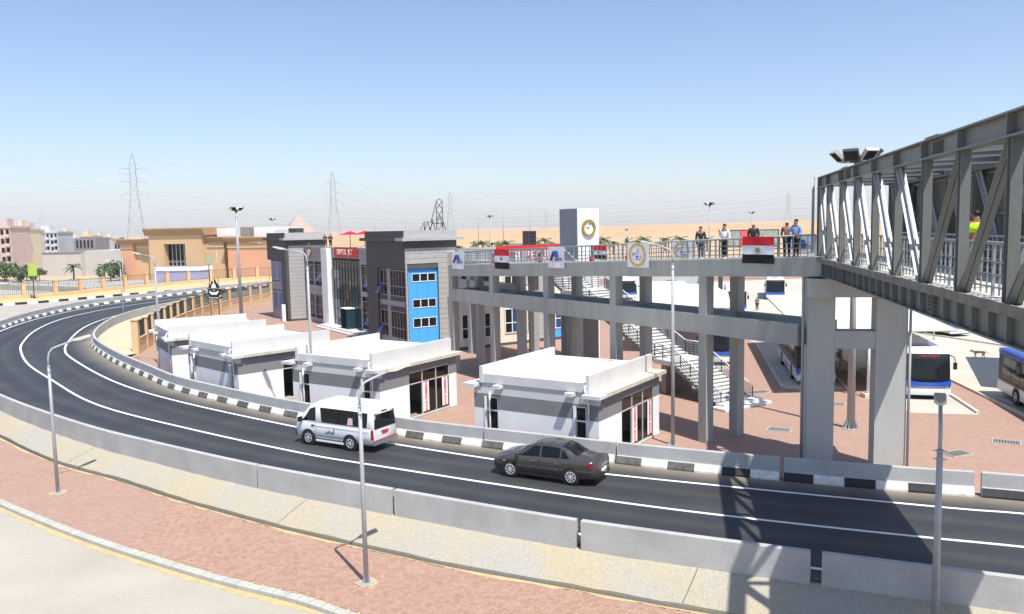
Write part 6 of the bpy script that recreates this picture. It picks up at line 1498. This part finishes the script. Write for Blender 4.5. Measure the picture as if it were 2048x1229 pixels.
def frond_crown(seed, n=22, L=2.6):
    rr = random.Random(seed); g = MB()
    for k in range(n):
        a = 2 * math.pi * k / n + rr.uniform(-.2, .2); e = rr.uniform(.1, 1.2); d = Vector((math.cos(a), math.sin(a), 0)); s_ = Vector((-d.y, d.x, 0)); ln = L * rr.uniform(.75, 1.1); pts = []
        for i in range(6): q = i / 5; pts.append(d * ln * q * math.cos(e * (1 - q * .5)) + Vector((0, 0, ln * (math.sin(e) * q - .75 * q * q * (1.25 - e * .4)))))
        for i in range(5):
            w0, w1 = .3 * math.sin(math.pi * min(1, (i + .6) / 5.6)), .3 * math.sin(math.pi * min(1, (i + 1.6) / 5.6)); p, q = pts[i], pts[i + 1]
            for sg in (-1, 1): dn = Vector((0, 0, -.16)); g.add([p, q, q + s_ * sg * w1 + dn, p + s_ * sg * w0 + dn], [(0, 1, 2, 3)])
    return g
M_PALM = mat('palm_leaf', s2l((92, 104, 72)), .8, var=.3, scale=1, col2=s2l((66, 80, 52)))
PC = [frond_crown(s_).mesh('crown', M_PALM) for s_ in range(3)]; PT = MB().tube([(0, 0, 0), (.05, .03, 1.6), (0, 0, 3.4)], .24, 8, .19).mesh('trunk', M_BARK)
def palm(label, x, y, sc, k, g, z=-1): t = thing('palm_tree', label, 'palm tree', (x, y, z), k * 2.1, g); t.scale = (sc, sc, sc); inst('trunk', PT, t); inst('crown', PC[k % 3], t, (0, 0, 3.4)); return t
PX = [918, 955, 968, 985, 1003, 1016, 1060, 1075, 1092, 1104, 1200, 1210, 1228, 1280, 1290, 1300, 1362, 1405, 1416, 1332]
for i, x in enumerate(sorted(PX)):
    D = 300 + (i * 37) % 60; palm('palm tree, %s from the left in the row before the desert' % nth(i), (x - 1024) / 1650 * D, D, 1.2 + (i % 3) * .16, i, 'palms before the desert')
for i, (x, y) in enumerate(((-113.5, 214), (-105.5, 214), (-104, 216))): palm('small palm, %s from the left by the pale hall' % nth(i), x, y, .95, i, 'palms by the pale hall')

# ------------------------------------------------------------------ pylons, wires, masts
M_LAT = mat('galvanised_lattice', s2l((176, 178, 178)), .6, .2, var=.05)
def pylon(label, px, D, H, rz=0.3):
    x = (px - 1024) / 1650 * D; t = thing('pylon', label, 'pylon', (x, D, -1), rz, 'lattice power pylons'); g = MB(); r = .085 * H / 45
    lv = [(0, 4.6), (.2, 3.5), (.36, 2.7), (.5, 2.0), (.62, 1.45), (.72, 1.25), (.82, 1.2), (.9, 1.1), (1.0, .08)]
    k = H / 45; C4 = lambda z, w: [Vector((sx * w * k, sy * w * k, z * H)) for sx, sy in ((-1, -1), (1, -1), (1, 1), (-1, 1))]
    for (z0, w0), (z1, w1) in zip(lv[:-1], lv[1:]):
        a, b = C4(z0, w0), C4(z1, w1)
        for i in range(4):
            g.bar(a[i], b[i], r * 1.7, r * 1.7); g.bar(a[i], b[(i + 1) % 4], r, r); g.bar(a[(i + 1) % 4], b[i], r, r); g.bar(b[i], b[(i + 1) % 4], r, r)
    g.obj('tower', M_LAT, t); ends = []
    for z in (.62, .74, .86):
        for s_ in (-1, 1):
            g = MB(); tip = Vector((s_ * 5.2 * k, 0, z * H)); g.bar((s_ * 1.2 * k, -1 * k, z * H), tip, r * 1.5, r * 1.5); g.bar((s_ * 1.2 * k, 1 * k, z * H), tip, r * 1.5, r * 1.5); g.bar((s_ * 1.1 * k, 0, z * H + 1.8 * k), tip, r * 1.5, r * 1.5)
            g.bar(tip, tip + Vector((0, 0, -1.6 * k)), r * 2.2, r * 2.2); g.obj('cross_arm', M_LAT, t); c, s2 = math.cos(rz), math.sin(rz); e = tip + Vector((0, 0, -1.6 * k)); ends.append(Vector((x + e.x * c - e.y * s2, D + e.x * s2 + e.y * c, e.z - 1)))
    ends.append(Vector((x, D, H - 1))); return ends
E1 = pylon('nearest lattice pylon, above the brown building', 280, 350, 45.2, .5); E2 = pylon('lattice pylon between the two grey towers', 674, 480, 45, .4); E3 = pylon('distant pylon just right of the roof sign frame', 905, 770, 45, .3); E4 = pylon('far thin pylon left of the clock tower', 1095, 1500, 43, .3); E5 = pylon('distant pylon above the men on the ramp', 1577, 900, 45, .2); E6 = pylon('far pylon over the white grey apartment block', 93, 900, 42, .5)
M_WIRE = mat('power_cable', s2l((170, 172, 176)), .6, var=0); wn = 0
def wires(A, B, lb, sag):
    for i, (a, b) in enumerate(zip(A, B)):
        pts = [a.lerp(b, k / 16) - Vector((0, 0, sag * 4 * (k / 16) * (1 - k / 16))) for k in range(17)]; D = (a.y + b.y) / 2
        o = MB().tube(pts, max(.025, D * .00007), 4, cap=False).obj('power_line', M_WIRE); tag(o, 'thin power cable, %s of the seven %s' % (nth(i), lb), 'cable', 'overhead power cables')
wires(E1, E2, 'strung from the nearest pylon to the tower one', 7); wires(E2, E3, 'strung from the tower pylon to the distant one', 9); wires(E3, E4, 'running on left of the clock tower', 14)
wires([e + Vector((-330, -150, 2)) for e in E1], E1, 'coming in from the left to the nearest pylon', 9); wires(E5, [Vector((e.x - 620, e.y + 200, e.z - 4)) for e in E5], 'crossing the sky behind the clock tower', 12); wires(E5, [Vector((e.x + 500, e.y - 250, e.z + 6)) for e in E5], 'running right from the pylon behind the men', 10)
for i, (px, ty, D) in enumerate(((880, 402, 420), (960, 400, 400), (1010, 396, 400), (1063, 391, 390), (1125, 387, 380), (815, 412, 430), (755, 416, 440))):
    h = 10.2 + (475.8 - .0197 * px - ty) / 1650 * D + 1; t = thing('highway_light', 'thin double armed highway lamp, %s of the row on the horizon' % nth(i), 'street lamp', ((px - 1024) / 1650 * D, D, -1), .2, 'highway lamps on the horizon')
    MB().tube([(0, 0, 0), (0, 0, h)], .2, 6, .1).obj('pole', M_STEEL, t); MB().bar((-1.9, 0, h), (1.9, 0, h + .1), .12, .08).obj('arm', M_STEEL, t)
    for s_ in (-1, 1): MB().cbox((s_ * 2.0, 0, h + .02), (.8, .3, .14)).obj('lamp_head', M_LAMP, t)

# speaker stacks / dark boxes and billboards on the rear roof side
for i, (u, v) in enumerate(((30, 14.5), (27, 21.5))):
    p = uvw(u, v, 8.93); t = thing('roof_cabinet', 'dark grey cabinet on the rear roof, %s one' % ('left' if i == 0 else 'right'), 'cabinet', p, BRZ, 'dark cabinets on the rear roof'); MB().box((0, 0, 0), (1.1, .9, 1.6)).obj('case', M_DGR, t)
    for k in range(4): MB().box((1.1, .05, .12 + k * .38), (1.13, .85, .4 + k * .38)).obj('front_panel', M_BLKP, t)
t = thing('billboard', 'wide board with a red middle panel behind the men on the ramp', 'billboard', (46, 160, G0), R(-16)); MB().box((-5.6, 0, 0), (-5.3, .3, 9.4)).box((5.3, 0, 0), (5.6, .3, 9.4)).obj('legs', M_DKST, t); MB().box((-5.6, -.1, 6.2), (5.6, .25, 9.6)).obj('frame', M_DKST, t)
M_SCR = mat('patterned_screen', s2l((178, 186, 170)), .7, var=.3, scale=2.2, col2=s2l((120, 132, 120)))
MB().box((-5.4, -.14, 6.4), (-1.6, -.1, 9.4)).obj('screen', M_SCR, t); MB().box((-1.5, -.14, 6.4), (1.3, -.1, 9.4)).obj('red_panel', mat('pink_red_panel', s2l((220, 96, 92)), .6, var=.04), t); MB().box((1.4, -.14, 6.4), (5.4, -.1, 9.4)).obj('screen', M_SCR, t)
# blue direction sign
M_SBL = mat('sign_blue', s2l((28, 64, 178)), .5, var=.04); t = thing('direction_sign', 'blue sign with white script beyond the right canopy', 'sign', (36.6, 74.5, G0), R(-22))
MB().bar((-1.6, .1, 0), (-1.6, .1, 5.9), .12, .12).bar((1.6, .1, 0), (1.6, .1, 5.9), .12, .12).obj('posts', M_STEEL, t); MB().box((-2.05, -.05, 3.6), (2.05, .03, 6.0)).obj('border', M_PAPER, t); pn = MB().box((-1.98, -.07, 3.67), (1.98, -.052, 5.93)).obj('panel', M_SBL, t)
inst('lettering', text_mesh('\uFE94\uFED8\uFEC4\uFEE8\uFEE3', 1.0, M_PAPER, .004, .012), pn, (0.3, -.08, 5.25), rot=(math.pi / 2, 0, 0))
# gate house and walls at the back of the yard
t = thing('gate_house', 'grey flat block with a white canopy at the back of the yard', 'building', (21, 128, G0), R(-8)); MB().box((0, 0, 0), (9.5, 6, 5.2)).obj('wall', M_PIER, t); MB().box((-4.5, 1, 0), (0, 5, 4.4)).obj('annex', M_WHITE, t); MB().box((8.6, -1.8, 4.4), (13, 3, 4.9)).obj('canopy', M_ROOFW, t); MB().box((10.8, -1.2, 0), (11.4, -.6, 4.4)).obj('pillar', M_DKST, t); MB().box((3, -.06, .1), (4.4, .02, 2.3)).obj('door', M_DGR, t)
t = thing('slatted_shelter', 'small shelter with dark vertical slats behind the left canopy', 'shelter', (15.2, 100, G0), R(-5)); MB().box((0, 0, 3.6), (6, 4, 3.8)).obj('roof', M_WHITE, t)
for k in range(5): MB().box((1.0 + k * .9, 0, 0), (1.35 + k * .9, .2, 3.6)).obj('slat', M_DGR, t)
t = thing('column_shelter', 'row of dark columns under a flat roof left of the pier', 'shelter', (39.5, 105, G0), R(-14)); MB().box((-.3, -.4, 3.5), (12, 3.5, 3.8)).obj('roof', M_CORN, t)
for k in range(6): MB().box((k * 2.2, 0, 0), (k * 2.2 + .4, .4, 3.5)).obj('column', M_DGR, t)
t = thing('yard_wall', 'long low cream wall along the back of the bus yard', 'wall', (-20, 172, -1), R(3)); MB().box((0, 0, 0), (120, .4, 2.6)).obj('wall', M_CREAM, t); MB().box((0, -.05, 2.6), (120, .45, 2.75)).obj('coping', M_CORN, t)
# pyramid far away
t = thing('pyramid', 'pale hazy stepped stone pyramid on the horizon left of the pylon', 'pyramid', ((601 - 1024) / 1650 * 8400, 8400, -20), .5)
g = MB(); n = 46
for k in range(n):
    w0 = 160 * (1 - k / n); z = 205 * k / n; g.box((-w0, -w0, z), (w0, w0, z + 205 / n))
g.obj('stone_courses', mat('pyramid_stone', s2l((224, 186, 148)), .95, var=.1, scale=.05), t)
# ------------------------------------------------------------------ hazy air
hz = MB().box((-9000, -300, -2.2), (9000, 9000, 240)).obj('haze', None)
hm = bpy.data.materials.new('haze_air'); hm.use_nodes = True; hn = hm.node_tree; hn.nodes.clear(); ho = hn.nodes.new('ShaderNodeOutputMaterial'); hv = hn.nodes.new('ShaderNodeVolumePrincipled')
hv.inputs['Density'].default_value = HAZE_DENS; hv.inputs['Color'].default_value = (.78, .87, 1.0, 1); hv.inputs['Anisotropy'].default_value = .35; hn.links.new(hv.outputs[0], ho.inputs['Volume'])
hz.data.materials.clear(); hz.data.materials.append(hm); tag(hz, kind='stuff')
bpy.data.scenes.remove(TMP)
